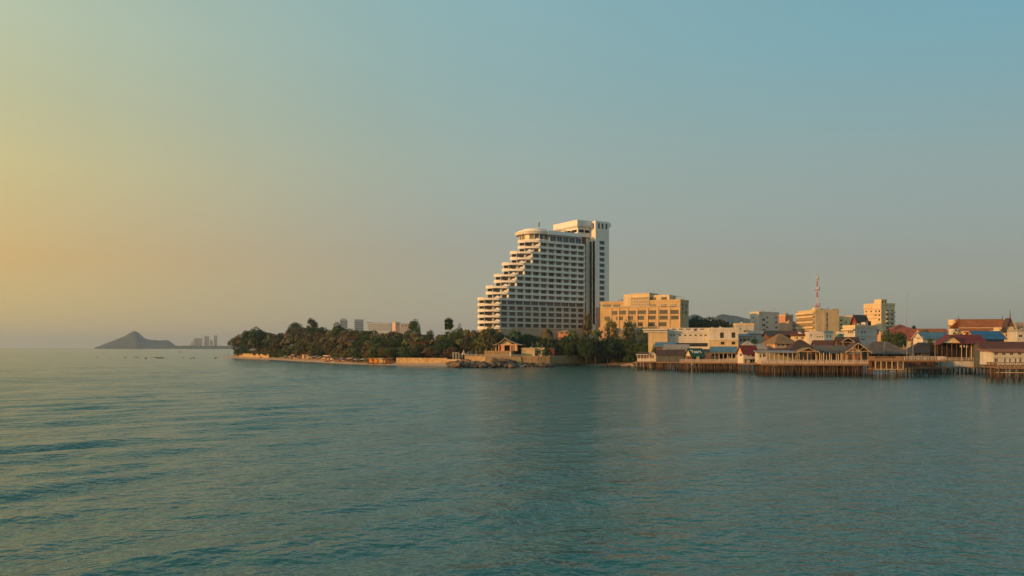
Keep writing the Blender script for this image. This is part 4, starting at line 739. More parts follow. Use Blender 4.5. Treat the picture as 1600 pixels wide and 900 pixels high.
house('grey_roof_restaurant', 'restaurant with wide grey-tan roof right of the tall truss gable', 'restaurant', 1350, 1421, 292, -5, 12, 550, 'brown_wall', z0=zd, roof='hip', yridge=533.5, roofm='grey_roof', ov=1.0, front=[(1362,1372,552,561),(1375,1385,552,561),(1388,1398,552,560),(1402,1412,552,560)], pane='dark_room', frame='pale_wood')
# two-storey timber deck
T, S, W, zd = deck('timber_deck', 'orange-brown timber deck with an open lower storey', 1367, 1412, 262, -8, 10, 562.5, 1.9, 3, .14, 1.1, 'deck_wood', solid=.6, panel='rail_panel')
zlo = S.z(576.5)
MB().box(0, W, 0, 8, zlo - .2, zlo).build('lower_floor', M['deck_wood'], T); MB().bar((0, -.1, zlo - .1), (W, -.1, zlo - .1), .14, n=5).build('lower_beam', M['pale_wood'], T)
for i in range(6): u = .2 + (W - .4) * i / 5; MB().box(u - .13, u + .13, -.12, .14, zlo, zd - .2).build('post', M['pale_wood'], T)
for i in range(5): u0 = .2 + (W - .4) * i / 5; u1 = .2 + (W - .4) * (i + 1) / 5; MB().bar((u0, -.02, zlo + .9), (u1, -.02, zlo + .9), .07, n=5).build('lower_rail', M['wood'], T); (MB().bar((u0, -.02, zlo), (u1, -.02, zd - .3), .06, n=5).build('brace', M['wood'], T) if i % 2 else None)
MB().box(.3, W - .3, 7.6, 7.8, zlo, zd - .3).build('back_wall', M['brown_wall'], T)
for i in range(4): u = 1.0 + i * (W - 2.4) / 3; MB().box(u, u + 1.3, 7.45, 7.6, zlo + .7, zd - .9).build('dark_opening', M['dark_room'], T)
T, S, W, zd = deck('white_rail_deck', 'shaded deck with white posts right of the timber deck', 1413, 1478, 272, -6, 11, 562.6, 1.7, 3, .15, 1.15, 'rail_white', solid=.0, panel=None)
zlo = S.z(574.5); MB().box(.1, W * .78, .5, .7, zlo, zd - .4).build('lower_screen', M['brown_wall'], T); MB().box(0, W * .78, .2, 8, zlo - .25, zlo).build('lower_floor', M['deck_wood'], T)
for i in range(9): u = .4 + i * (W * .74) / 8; MB().box(u, u + .75, .38, .5, zlo + .8, zd - .9).build('lower_window', M['dark_room' if i % 3 else 'red_wall'], T)
# tin-walled restaurant with cream gable
T, S, W, zd = deck('stilt_platform', 'stilt platform under the tin-walled restaurant', 1462, 1552, 300, -6, 12, 573.6, 1.25, 3, .16, 0)
TH, S2, W2, dp, zt, z0 = house('tin_wall_restaurant', 'stilt restaurant with grey tin base, cream gable and dark red roof', 'restaurant', 1464, 1551, 300, -6, 10, 564, 'tin_wall', z0=zd + .02, roof='none', front=[(1516,1519,565,570),(1523,1526,565,570)], pane='dark_room')
q = MB(); q.box(0, W2, .2, dp, zt - .05, zt + .12); q.build('upper_floor', M['deck_wood'], TH); railing(TH, [(.1, .1), (W2 - .1, .1)], zt + .1, 1.1, 'rail_white')
MB().box(S2.u(1490), W2, -.03, .0, .1, zt - .2).build('pale_facing', M['pale_wall'], TH)
a, b = S2.u(1470), S2.u(1501); ze, zr = S2.z(546.5, a), S2.z(535, a)
for i in range(12): u = .3 + (W2 - .6) * i / 11; MB().bar((u, .5, zt), (u, .5, ze), .12).build('post', M['rail_white' if i > 4 else 'wood'], TH)
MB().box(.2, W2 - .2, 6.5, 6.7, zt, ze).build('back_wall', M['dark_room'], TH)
pitched(TH, 'gable_y', a, b, -.4, 5, ze, zr, M['red_roof'], M['cream_wall'], .7, trim=M['rust_roof'])
b = MB(); u0, u1 = S2.u(1487), S2.u(1544); yr = zr + .35; b.slab((u0, -.7, ze - .25), (u1, -.7, ze - .25), (u1, 6.2, yr), (u0, 6.2, yr), .16); b.slab((u0, 6.2, yr), (u1, 6.2, yr), (u1, 11, ze + .4), (u0, 11, ze + .4), .16); b.build('roof', M['red_roof'], TH)
for p in range(8): u = S2.u(1503 + p * 5.5); MB().box(u - .25, u + .25, 1.0, 1.2, ze - 1.7, ze - .9).build('hanging_sign', M['sign_white' if p % 2 else 'cream_wall'], TH)
house('brown_roof_hall', 'long hall with weathered brown-grey roof at the right end of the pier row', 'hall', 1538, 1612, 291, -4, 11, 547, 'slate_wall', z0=zd, roof='gable_x', yridge=534, roofm='rust_roof', ov=.8)
TS, S, W, zd = deck('lattice_deck', 'orange lattice-fronted deck on stilts at the right edge', 1557, 1640, 232, -8, 10, 573.5, 1.5, 3, .17, 1.3, 'wood', solid=0, panel=None)
for i in range(12):
    u0, u1 = W * i / 12, W * (i + 1) / 12
    MB().bar((u0, -.08, zd + .1), (u1, -.08, zd + 1.2), .06, n=4).build('lattice_bar', M['pale_wood'], TS); MB().bar((u1, -.1, zd + .1), (u0, -.1, zd + 1.2), .06, n=4).build('lattice_bar', M['pale_wood'], TS)
MB().bar((0, .1, zd - 1.6), (W, .1, zd - 1.6), .12).build('lower_beam', M['pale_wood'], TS)
T2, S2, W2, dp, zt, z0 = house('two_storey_stilt_house', 'grey two-storey stilt house with a row of dark windows at the right edge', 'house', 1551.5, 1632, 262, -6, 9, 549.5, 'pale_wall', z0=Z(570, 262), roof='shed', yridge=545, roofm='orange_roof', ov=.9, pane='glass_dark', frame='frame_white',
    front=[(1554,1560,550.8,555),(1566,1572,550.8,555),(1578,1584,550.6,554.8),(1591,1597,550.4,554.6),(1604,1610,550.4,554.6),(1554,1560,560,566),(1569,1572,560,567),(1577,1580,560,567),(1586,1589,560,567),(1593,1597,560,567),(1606,1610,560,567)])
band(T2, 0, W2, 0, S2.z(558.4) - z0, S2.z(557.4) - z0, 'rail_white', .3); pilings(T2, S2, W2, 0, 0, 1.7, 3, 2.6, .16, -1.6 - z0)
for px, y0, y1, d in ((1381.5, 534, 566, 290), (1417, 530, 561, 282), (1426.5, 532, 561, 284), (1461, 531, 560, 285), (1416.5, 459, 520, 430)):
    T = thing('light_pole', {1381.5: 'slim grey pole in front of the wide grey-tan roof', 1417: 'pale pole at the right end of the grey-tan roof', 1426.5: 'pale pole at the left end of the dark green-grey roof', 1461: 'slim pole left of the cream gable'}.get(px, 'very tall thin mast rising above the red tiled roofs'), 'pole', (X(px, d), d, Z(y1, d)), 0)
    h = Z(y0, d) - Z(y1, d); MB().bar((0, 0, -1), (0, 0, h), .11, .06, 7).build('shaft', M['grey_wall'], T); MB().bar((0, 0, h * .97), (.7, 0, h), .05).build('arm', M['grey_wall'], T)
# ------------------------------------------------------------------ far buildings
def far_tower(name, label, cat, px0, px1, d, ytop, m, floors, group=None, round_top=False, step=0, z0=2):
    S = Site(px0, d, 14); W = S.u(px1); D = W * .8; T = thing(name, label, cat, (S.x, d, z0), S.th, group); h = S.z(ytop) - z0
    b = MB(); b.box(0, W, 0, D, 0, h * (.94 if round_top else 1))
    if round_top: b.prism([(0, 0), (W, 0), (W, D), (0, D)], h * .94, h, [(W * .25, D * .2), (W * .75, D * .2), (W * .75, D * .8), (W * .25, D * .8)])
    if step: b.prism([(-W * step, 0), (0, 0), (0, D), (-W * step, D)], 0, h * .3, [(-.5, 0), (0, 0), (0, D), (-.5, D)]); b.prism([(-W * step * .6, .1), (0, .1), (0, D - .1), (-W * step * .6, D - .1)], h * .3, h * .85, [(-.4, .1), (0, .1), (0, D - .1), (-.4, D - .1)])
    b.build('wall', M[m], T)
    for k in range(floors): z = h * .92 * (k + .3) / floors; MB().box(W * .06, W * .94, -.35, .1, z, z + h * .45 / floors).build('window_band', M['glass_blue'], T)
    return T
far_tower('far_tower', 'far hazy stepped tower nearest the island hill', 'tower', 303, 315, 6200, 528, 'pale_wall', 10, 'hazy towers across the bay', step=.9); far_tower('far_tower', 'far hazy slab tower in the middle of the bay group', 'tower', 319, 326.5, 6200, 524.5, 'pale_wall', 12, 'hazy towers across the bay', True)
far_tower('far_tower', 'far hazy slim tower at the right of the bay group', 'tower', 334, 339, 6200, 523.8, 'pale_wall', 12, 'hazy towers across the bay'); far_tower('far_tower', 'small pale far building between the hazy bay towers', 'tower', 328, 332, 6200, 531, 'pale_wall', 6, 'hazy towers across the bay')
far_tower('glass_tower', 'bluish round-topped tower rising behind the headland wood', 'tower', 531, 543, 4600, 497.5, 'tin_wall', 14, None, True); far_tower('glass_tower', 'bluish flat-topped tower right of the round-topped one', 'tower', 554, 568, 4600, 499, 'tin_wall', 14)
T, S, W, dp, zt, z0 = house('white_slab_block', 'wide white slab block with many windows beyond the wood', 'building', 574, 611, 4200, 4, 40, 504.5, 'white_wall', cornice='white_wall', frame='frame_dark', mull=1, front=grid([577 + 3.3 * i for i in range(11)], [507.3, 510, 512.7, 515.4], 1.7, 1.3)); MB().box(S.u(572), S.u(583), 3, 12, zt, zt + 4.5).build('roof_room', M['grey_wall'], T); MB().box(S.u(590), S.u(596), 3, 10, zt, zt + 3).build('roof_room', M['grey_wall'], T)
T, S, W, dp, zt, z0 = house('pinkish_flats', 'pinkish flats just left of the tall lone tree', 'building', 618, 625, 3400, 30, 0, 503.5, 'peach_wall', pxl=613, front=[(619.5,621,506,508),(622,623.5,506,508)]); house('tan_flats', 'long tan flats between pinkish flats and the lone tree', 'building', 625.5, 640, 3400, 6, 14, 505.5, 'tan_wall', cornice='tan_wall', front=[(628,630,508,510),(633,635,508,510)])
# ------------------------------------------------------------------ trees
NR = np.random.RandomState(5)
def cards(b, c, r, n, s, flat=.8, droop=0, shell=.55):
    for _ in range(n):
        p = NR.normal(size=3); p /= np.linalg.norm(p); k = shell + (1 - shell) * NR.random_sample() ** .6
        q = np.array(c) + p * r * k * np.array([1, 1, flat]); a = NR.normal(size=3); a /= np.linalg.norm(a); e = np.cross(a, p + NR.normal(size=3) * .5); e /= np.linalg.norm(e) + 1e-6
        sz = s * NR.uniform(.6, 1.25); a = a * sz; e = e * sz * NR.uniform(.45, .8); a[2] -= droop * sz
        b.add([q - a * .5, q + e * .5, q + a * .5, q - e * .5], [(0, 1, 2, 3)])
def limb_tree(H, R, zc, rz, nclump, cr, ncard, s, seed, trunk_r=.35, droop=0, flat=.8):
    NR.seed(seed); t = MB(); c = MB(); rs = random.Random(seed); top = Vector((rs.uniform(-.6, .6), rs.uniform(-.6, .6), zc - rz * .45)); t.bar((0, 0, -.8), top, trunk_r, trunk_r * .6, 8)
    for i in range(nclump):
        a = i * 2.39996 + rs.uniform(-.3, .3); y = 1 - 2 * (i + .5) / nclump; rr = math.sqrt(max(0, 1 - y * y)) * rs.uniform(.62, 1.0)
        p = Vector((R * .72 * rr * math.cos(a), R * .72 * rr * math.sin(a), zc + y * rz * .75 * rs.uniform(.75, 1.1)))
        k = cr * rs.uniform(.7, 1.25); cards(c, p, k, int(ncard * rs.uniform(.7, 1.2)), s, flat, droop)
        m = top.lerp(p, .5) + Vector((0, 0, -.5)); t.bar(top - Vector((0, 0, rs.uniform(0, 1.5))), m, trunk_r * .4, trunk_r * .25, 5); t.bar(m, p, trunk_r * .25, .04, 4)
    return t.mesh('trunk', M['bark']), c.mesh('crown', M['leaf_dark']), H, 2 * R
def casuarina(seed):
    NR.seed(seed); rs = random.Random(seed); t = MB(); c = MB(); t.bar((0, 0, -.8), (.5, .2, 12), .4, .25, 7); t.bar((.5, .2, 12), (.3, 0, 22), .25, .05, 6)
    for i in range(30):
        z = 6.5 + 17 * (i / 29) ** .95; R = 5.2 * (1 - ((z - 11) / 15) ** 2) ** .5 * rs.uniform(.5, 1) if z < 25 else 1; a = rs.uniform(0, 6.28); R = max(.6, R * .75)
        p = (R * math.cos(a), R * math.sin(a), z); cards(c, p, rs.uniform(1.2, 2.1), 150, .75, .9, .35, .3); t.bar((.4, .1, z - 1.5), p, .1, .03, 4)
    return t.mesh('trunk', M['bark']), c.mesh('crown', M['leaf_grey']), 25.0, 11.0
def coconut(seed, lean=1.8):
    NR.seed(seed); rs = random.Random(seed); t = MB(); c = MB(); P = [Vector((lean * (k / 6) ** 1.7, .3 * math.sin(k), 12.0 * k / 6 - .6)) for k in range(7)]
    for k in range(6): t.bar(P[k], P[k + 1], .24 - .015 * k, .225 - .015 * k, 7)
    top = P[-1]
    for i in range(24):
        a = i * 2.39996; up = rs.uniform(-.35, 1.15); L_ = rs.uniform(3.8, 5.0); d = Vector((math.cos(a), math.sin(a), 0)); pr = top.copy(); sd = Vector((-d.y, d.x, 0)); n = 12
        for k in range(n):
            s = (k + 1) / n; q = top + d * (L_ * s * (.92 if up < .6 else .75)) + Vector((0, 0, up * 2.6 * s - (2.9 + .8 * up) * s * s))
            wl = 1.0 * math.sin(math.pi * min(1, .12 + s * .88)) ** .7 + .12
            for sg in (-1, 1): c.add([pr, q, q + sd * sg * wl * .75 + Vector((0, 0, -wl * .65)) + d * .25, pr + sd * sg * wl * .75 + Vector((0, 0, -wl * .65)) + d * .25], [(0, 1, 2, 3)])
            pr = q
    return t.mesh('trunk', M['palm_bark']), c.mesh('crown', M['leaf_palm']), 13.5, 8.5
def palmyra():
    rs = random.Random(3); t = MB(); c = MB(); t.bar((0, 0, -.8), (.1, 0, 17), .32, .24, 9); top = Vector((.1, 0, 17.5))
    for i in range(90):
        y = 1 - 1.8 * (i + .5) / 90; a = i * 2.39996; rr = math.sqrt(max(0, 1 - y * y)); d = Vector((rr * math.cos(a), rr * math.sin(a), y)); k = rs.uniform(.9, 2.5); p = top + d * k + Vector((0, 0, .9 * (y > .3)))
        t.bar(top, p, .05, .03, 4); u = d.orthogonal().normalized(); v = d.cross(u)
        for s in range(9):
            g = -1.5 + 3.0 * s / 8; e = d * math.cos(g) + u * math.sin(g); w_ = v * .22; c.add([p, p + e * 1.45 + w_ + u * .2, p + e * 1.45 - w_ - u * .12], [(0, 1, 2)])
    return t.mesh('trunk', M['palm_bark']), c.mesh('crown', M['leaf_dark']), 21.6, 8.4
PROTO = {'round': [limb_tree(16, 6.2, 10.4, 5.4, 20, 2.5, 210, .75, s) for s in (1, 2, 3, 4)], 'wide': [limb_tree(13, 8.2, 9.0, 3.8, 24, 2.5, 190, .75, s, .45) for s in (11, 12)], 'tall': [limb_tree(20, 5.0, 13, 6.8, 20, 2.3, 180, .7, s, .4) for s in (21, 22)],
         'thin': [limb_tree(15, 5.5, 9.5, 5.2, 22, 1.9, 75, .65, s, .3) for s in (31, 32)], 'casuarina': [casuarina(41), casuarina(42)], 'coconut': [coconut(51), coconut(52, -1.2), coconut(53, .4)], 'palmyra': [palmyra()],
         'bush': [limb_tree(5.2, 4.2, 2.6, 2.5, 18, 1.6, 190, .6, s, .2) for s in (61, 62, 63)]}
TR = random.Random(9)
def tree(kind, px, ytop, d, label, group=None, wpx=None, leaf=None, name=None, cat='tree'):
    tm, cm, H, W0 = TR.choice(PROTO[kind]); x = X(px, d); zb = land_z(x, d); h = max(2, Z(ytop, d) - zb); sz = h / H; sx = (wpx / f * d) / W0 if wpx else sz * TR.uniform(.9, 1.15)
    if not wpx: sx = min(max(sx, .55), 1.5)
    T = thing(name or {'coconut': 'coconut_palm', 'palmyra': 'sugar_palm', 'bush': 'shrub', 'casuarina': 'casuarina_tree'}.get(kind, 'broadleaf_tree'), label, cat, (x, d, zb), TR.uniform(0, 6.28), group); T.scale = (sx, sx, sz)
    t = link('trunk', tm, T); c = link('crown', cm, T)
    if leaf: c.material_slots[0].link = 'OBJECT'; c.material_slots[0].material = M[leaf]
    return T
def shore_d(px): return float(np.interp(px, [340, 440, 540, 600, 700, 760, 830, 900, 990, 1100], [785, 622, 481, 447, 424, 407, 416, 442, 440, 400]))
# trees that stand out from the wood
tree('coconut', 357, 530, 770, 'lone slim palm at the very tip of the headland', wpx=7); tree('coconut', 366, 541, 765, 'short palm beside the lone palm at the headland tip', wpx=8)
tree('coconut', 374, 526, 752, 'leafy palm at the left edge of the wood', wpx=14, leaf='leaf_olive')
tree('tall', 462, 500.5, 640, 'tall dark tree above the wood, left of the two tallest', wpx=26, leaf='leaf_grey'); tree('casuarina', 488, 497.5, 615, 'tallest feathery tree of the headland wood', wpx=27)
tree('wide', 528, 505.5, 540, 'domed dark tree just left of the bluish towers', wpx=24, leaf='leaf_dark'); tree('round', 402, 512, 700, 'big dark domed tree at the left end of the wood', wpx=30, leaf='leaf_dark'); tree('round', 388, 515, 725, 'smaller dark domed tree at the left end of the wood', wpx=22, leaf='leaf_dark')
tree('coconut', 422, 515, 660, 'palm head poking out of the wood behind the domed trees', wpx=9); tree('tall', 647, 494.5, 505, 'tall lone ragged tree right of the pinkish flats', wpx=22, leaf='leaf_mid'); tree('palmyra', 702, 496, 470, 'tall fan palm with a round dark head above the wood', wpx=19)
tree('thin', 672, 511, 480, 'sparse tree between the lone ragged tree and the fan palm', wpx=16, leaf='leaf_grey'); tree('thin', 718, 504, 475, 'sparse pale tree right of the fan palm', wpx=15, leaf='leaf_olive'); tree('coconut', 727, 509, 455, 'feathery palm left of the hotel end', wpx=15); tree('coconut', 742, 510, 450, 'palm closest to the hotel end wall', wpx=16, leaf='leaf_brown')
tree('casuarina', 918, 488, 445, 'tall pointed tree before the hotel stair tower', wpx=21, leaf='leaf_olive'); tree('coconut', 897, 508, 436, 'bushy palm left of the tall pointed tree', wpx=26); tree('coconut', 931, 508, 438, 'bushy palm right of the tall pointed tree', wpx=24)
tree('thin', 955, 492, 442, 'thin-leaved tree in front of the annex left end', wpx=27, leaf='leaf_olive'); tree('thin', 983, 493.5, 445, 'small round tree before the annex second window row', wpx=25, leaf='leaf_mid'); tree('thin', 1004, 506, 440, 'low thin tree before the annex ground floor', wpx=19, leaf='leaf_mid')
tree('coconut', 857, 506, 432, 'palm before the hotel right of its middle bays', wpx=24, leaf='leaf_brown'); tree('coconut', 810, 510, 435, 'palm in front of the hotel lower left windows', wpx=26, leaf='leaf_dark'); tree('thin', 776, 514, 449, 'ragged palm-like tree behind the sunlit Thai pavilion roof', wpx=20, leaf='leaf_brown')
for px, y, d, wp, lf, lb in ((950, 527, 436, 32, 'leaf_dark', 'dark full tree below the thin-leaved tree by the annex'), (968, 526, 440, 32, 'leaf_mid', 'full green tree under the left part of the low pale wing'), (986, 529, 436, 32, 'leaf_dark', 'dark full tree under the right part of the low pale wing'), (1002, 534, 430, 28, 'leaf_dark', 'dark full tree left of the slate shed'), (916, 525, 432, 32, 'leaf_dark', 'dark full tree in front of the stair tower foot'), (886, 524, 436, 32, 'leaf_mid', 'full tree below the orange-walled villa')):
    tree('round', px, y, d, lb, None, wp, lf)
# the wood on the headland, in rows behind the beach
TOP = [(360,534),(372,524),(385,518),(402,515),(425,519),(445,517),(462,508),(488,508),(505,511),(530,509),(545,514),(560,518),(580,514),(605,517),(625,518),(647,512),(665,516),(690,518),(715,515),(738,515),(755,512),(775,514),(800,519),(835,522),(870,523),(900,519),(940,521),(960,522),(990,526),(1010,533)]
def top_y(px): return float(np.interp(px, [p[0] for p in TOP], [p[1] for p in TOP]))
KIND = ['round', 'coconut', 'tall', 'wide', 'thin', 'coconut', 'round', 'casuarina', 'coconut']; LEAF = {'round': ['leaf_dark', 'leaf_mid', 'leaf_olive', 'leaf_grey'], 'tall': ['leaf_dark', 'leaf_grey', 'leaf_mid'], 'wide': ['leaf_dark', 'leaf_mid', 'leaf_brown'], 'thin': ['leaf_brown', 'leaf_olive', 'leaf_grey'], 'coconut': ['leaf_palm', 'leaf_olive', 'leaf_brown'], 'casuarina': ['leaf_grey', 'leaf_dark'], 'bush': ['leaf_dark', 'leaf_mid', 'leaf_olive', 'leaf_brown']}
SAY = {'round': 'round-crowned tree', 'tall': 'tall narrow tree', 'wide': 'spreading tree', 'thin': 'thin-leaved tree', 'coconut': 'coconut palm', 'casuarina': 'feathery tree', 'bush': 'bush'}
HUE = {'leaf_dark': 'dark green', 'leaf_mid': 'mid green', 'leaf_olive': 'olive', 'leaf_grey': 'grey-green', 'leaf_brown': 'brownish', 'leaf_palm': 'green'}
def row(p0, p1, step, off, drop, where, kinds=KIND, jit=4, base=None):
    px = p0
    while px < p1:
        k = TR.choice(kinds); lf = TR.choice(LEAF[k]); q = px + TR.uniform(-.3, .3) * step; d = shore_d(q) + off + TR.uniform(-5, 5)
        y = top_y(q) + drop + TR.uniform(-1, jit); y = base(q) + TR.uniform(-2, 2.5) if base else y
        tree(k, q, y, d, f'{HUE[lf]} {SAY[k]} packed {where}', f'trees {where}', leaf=lf); px += step * TR.uniform(.8, 1.2)
row(376, 450, 8, 46, 0, 'in the back of the headland tip wood'); row(380, 450, 9, 24, 10, 'in the front of the headland tip wood')
row(371, 450, 5.5, 27, 0, 'as undergrowth of the headland tip wood', ['bush'], base=lambda q: 545.5); row(450, 612, 7, 25, 0, 'as undergrowth behind the umbrella beach', ['bush', 'bush', 'thin'], base=lambda q: 543); row(612, 700, 8, 28, 0, 'as undergrowth left of the hotel', ['bush'], base=lambda q: 543.5); row(450, 600, 9.5, 50, 0, 'in the back of the wood behind the umbrella beach'); row(446, 600, 10, 32, 10, 'in the middle of the wood behind the umbrella beach'); row(450, 612, 11, 17, 23, 'at the front of the wood behind the umbrella beach', ['round', 'thin', 'bush', 'bush', 'wide', 'coconut'])
row(600, 760, 11, 48, 0, 'in the back of the wood left of the hotel'); row(606, 770, 11, 32, 9, 'in the middle of the wood left of the hotel'); row(702, 770, 10, 40, 16, 'above the sail canopy', ['round', 'bush', 'wide']); row(622, 702, 12, 22, 22, 'at the front of the wood left of the hotel', ['round', 'thin', 'bush', 'bush', 'wide'])
row(760, 850, 10, 32, 0, 'in the garden behind the Thai pavilion', ['round', 'wide', 'coconut', 'bush', 'thin']); row(766, 850, 9, 34, 12, 'low behind the Thai pavilion', ['bush', 'round']); row(850, 1000, 11.5, 15, 2, 'in the garden in front of the hotel', ['round', 'wide', 'coconut', 'bush', 'thin']); row(850, 1000, 11, 10, 11, 'low in the garden in front of the hotel', ['round', 'bush', 'wide'])
row(872, 1004, 9, 7, 19, 'along the shaded sea wall', ['bush', 'round'])
row(1066, 1132, 8, 90, 0, 'behind the long pale hall', ['wide', 'round'], base=lambda q: float(np.interp(q, [1066, 1080, 1100, 1112, 1132], [498, 497, 499, 499, 505])))
for px, y, d, wp, k, lf, lb in ((1387, 517, 360, 24, 'round', 'leaf_mid', 'left of two big dark trees below the red tiled roof'), (1405, 518, 355, 26, 'wide', 'leaf_dark', 'right of two big dark trees below the red tiled roof'), (1430, 527, 350, 12, 'round', 'leaf_mid', 'small tree at the sunlit white gable of the blue roof'), (1497, 518.5, 325, 30, 'wide', 'leaf_dark', 'round dark tree between the two blue roofs'), (1428, 507, 480, 10, 'round', 'leaf_dark', 'small round tree behind the red tiled roofs'), (1447, 517, 440, 26, 'wide', 'leaf_dark', 'dark tree behind the pale blue roof'),
                            (1202, 530, 345, 16, 'thin', 'leaf_grey', 'grey thin tree left of the tan hipped roof'), (1190, 534, 350, 15, 'thin', 'leaf_grey', 'grey thin tree right of the pale hipped roof'), (1178, 528, 385, 14, 'round', 'leaf_dark', 'dark tree before the weathered white house'), (1452, 529, 322, 12, 'bush', 'leaf_mid', 'green shrub under the pale blue roof'), (1595, 505, 440, 14, 'thin', 'leaf_brown', 'brownish tree by the grey flats at the right edge'), (1008, 537, 400, 22, 'round', 'leaf_dark', 'dark tree left of the cream hall'), (1022, 541, 392, 14, 'bush', 'leaf_mid', 'shrub below the cream hall')):
    tree(k, px, y, d, lb, None, wp, lf)
for px, y, d, wp, lf, lb in ((641, 541.5, 452, 34, 'leaf_dark', 'big dark hedge-like bush above the sunlit beach wall'), (612, 546, 462, 20, 'leaf_olive', 'olive bush left of the big dark hedge'), (683, 546, 449, 18, 'leaf_dark', 'dark bush above the right part of the beach wall'), (705, 542, 447, 34, 'leaf_brown', 'brownish wide bush behind the white beach frame'), (430, 548, 660, 18, 'leaf_dark', 'dark bush at the left end of the umbrella row'), (487, 547, 578, 12, 'leaf_dark', 'dark little tree among the umbrellas'), (547, 548, 494, 12, 'leaf_dark', 'dark bush right of the umbrella row'), (965, 548, 446, 30, 'leaf_dark', 'dark bush at the right end of the sea wall'), (985, 552, 436, 24, 'leaf_dark', 'dark bush next to the stilt houses'), (945, 545, 452, 34, 'leaf_mid', 'green bush behind the right end of the sea wall')):
    tree('bush', px, y, d, lb, None, wp, lf, cat='bush')
# ------------------------------------------------------------------ walls, pavilion and small things on the shore
def wall(name, label, pts, z0, z1, m, th=1.0, cap=None, rail=None):
    """a free-standing wall along plan points given as (photo column, distance)"""
    P = [(X(p, d), d) for p, d in pts]; o = P[0]; T = thing(name, label, 'wall', (o[0], o[1], 0)); L_ = [(x - o[0], y - o[1]) for x, y in P]
    MB().strip(L_, z0, z1, th).build('wall_body', M[m], T)
    if cap: MB().strip([(x, y - .12) for x, y in L_], z1, z1 + .22, th + .25).build('coping', M[cap], T)
    if rail: railing(T, [(x, y + .3) for x, y in L_], z1 + .2, .9, rail, .8)
    return T
wall('beach_wall', 'long sunlit sandstone-coloured wall at the back of the beach', [(619, 450), (660, 442), (698, 436)], 0, Z(559.8, 442), 'beach_wall', cap='beach_wall')
wall('beach_wall', 'lower stepped wall right of the long sunlit beach wall', [(698, 435.5), (728, 425.5)], 0, Z(562.3, 429), 'beach_wall', cap='pale_wall')
wall('sea_wall', 'sunlit orange-brown sea wall behind the dark rocks', [(726, 424), (758, 419), (814, 421)], -.5, Z(557.6, 420), 'beach_wall', cap='pale_wood', rail='rail_white')
wall('sea_wall', 'sunlit stone sea wall right of the rocks', [(814, 421.5), (840, 421), (859, 422)], -.5, Z(557.2, 421), 'stone_wall', cap='pale_wood')
wall('sea_wall', 'shaded stone sea wall running back to the stilt houses', [(859.5, 422.5), (905, 442), (958, 456)], -.5, Z(556.4, 432), 'stone_wall', cap='pale_wood')
wall('spit_wall', 'low sunlit orange wall under the trees of the headland tip', [(368, 757), (400, 700), (420, 668)], 0, Z(552.6, 720), 'beach_wall', th=.6); wall('beach_wall', 'pale low wall behind the umbrella row', [(452, 626), (500, 558), (542, 500)], 0, 4.7, 'peach_wall', th=.5)
wall('garden_wall', 'sunlit orange garden wall behind the orange stalls', [(549, 500), (580, 481), (617, 462)], 0, Z(552.8, 476), 'beach_wall', th=.5)
T = thing('pavilion_platform', 'square sunlit stone platform under the Thai pavilion', 'platform', (X(757, 427), 427, 0), rad(-12))
S = Site(757, 427, -12); W = S.u(798.5); MB().box(0, W, 0, 12, 0, S.z(549)).build('platform_body', M['stone_wall'], T); MB().box(-.2, W + .2, -.2, 12, S.z(549), S.z(548.3)).build('coping', M['pale_wood'], T); MB().box(W - .7, W + .05, -.35, .3, 1, S.z(549.8)).build('corner_pier', M['white_wall'], T)
for p in (759, 768): u = S.u(p); MB().bar((u, .4, S.z(548.3)), (u, .4, S.z(544)), .1).build('lamp_post', M['pale_wood'], T)
def pavilion():
    S = Site(773, 431, -12); W = S.u(808); z0 = S.z(548.3) + .02; zz = lambda y, v=0: S.z(y, 0, v) - z0
    T = thing('thai_pavilion', 'open Thai pavilion with sweeping gabled roof and sunlit orange columns', 'pavilion', (S.x, 431, z0), S.th); c = S.u(789.5); D = 9
    zr, ze = zz(528.2), zz(538.8)
    b = MB(); n = 7
    for sg, e in ((-1, S.u(770.5)), (1, S.u(816.5))):
        pr = None
        for k in range(n + 1):
            t = k / n; p = (c + (e - c) * t, zr - (zr - ze) * (1 - (1 - t) ** 1.7))
            if pr: b.slab((pr[0], -1.2, pr[1]), (p[0], -1.2, p[1]), (p[0], D + 1, p[1]), (pr[0], D + 1, pr[1]), .2) if sg > 0 else b.slab((p[0], -1.2, p[1]), (pr[0], -1.2, pr[1]), (pr[0], D + 1, pr[1]), (p[0], D + 1, p[1]), .2)
            if pr: MB().bar((pr[0], -1.3, pr[1] - .12), (p[0], -1.3, p[1] - .12), .16, n=4).build('bargeboard', M['pale_wood'], T)
            pr = p
    b.build('roof', M['pale_roof'], T)
    for i, (p, q) in enumerate(((774, 775.2), (778.6, 780), (782.5, 788), (796.5, 799), (801, 802.2), (804, 808))): MB().box(S.u(p), S.u(q), .1, 1.0, 0, zz(538 if i < 4 else 538.5)).build('column', M['pink_wall' if 2 <= i < 4 else 'peach_wall'], T)
    MB().box(S.u(773), S.u(808), .05, .35, zz(539.5), zz(537.8)).build('beam', M['peach_wall'], T)
    MB().add([(S.u(781), .4, zz(537.8)), (S.u(800), .4, zz(537.8)), (c, .4, zr - .9)], [(0, 1, 2)]).build('gable', M['yellow_wall'], T)
    MB().box(S.u(775), S.u(807), 6, 6.3, 0, zz(538)).build('back_wall', M['brown_wall'], T); MB().bar((c, -1.3, zr - .2), (c, -1.5, zr + 1.1), .14, .03).build('finial', M['pale_wood'], T)
pavilion()
T, S, W, dp, zt, z0 = house('beach_bar', 'low yellow beach bar with flat roof right of the Thai pavilion', 'bar', 814.5, 835.5, 430, -8, 6, 546, 'yellow_wall', z0=4.2, cornice='pale_wood', front=[(818,822,548,549.2)], pane='dark_room')
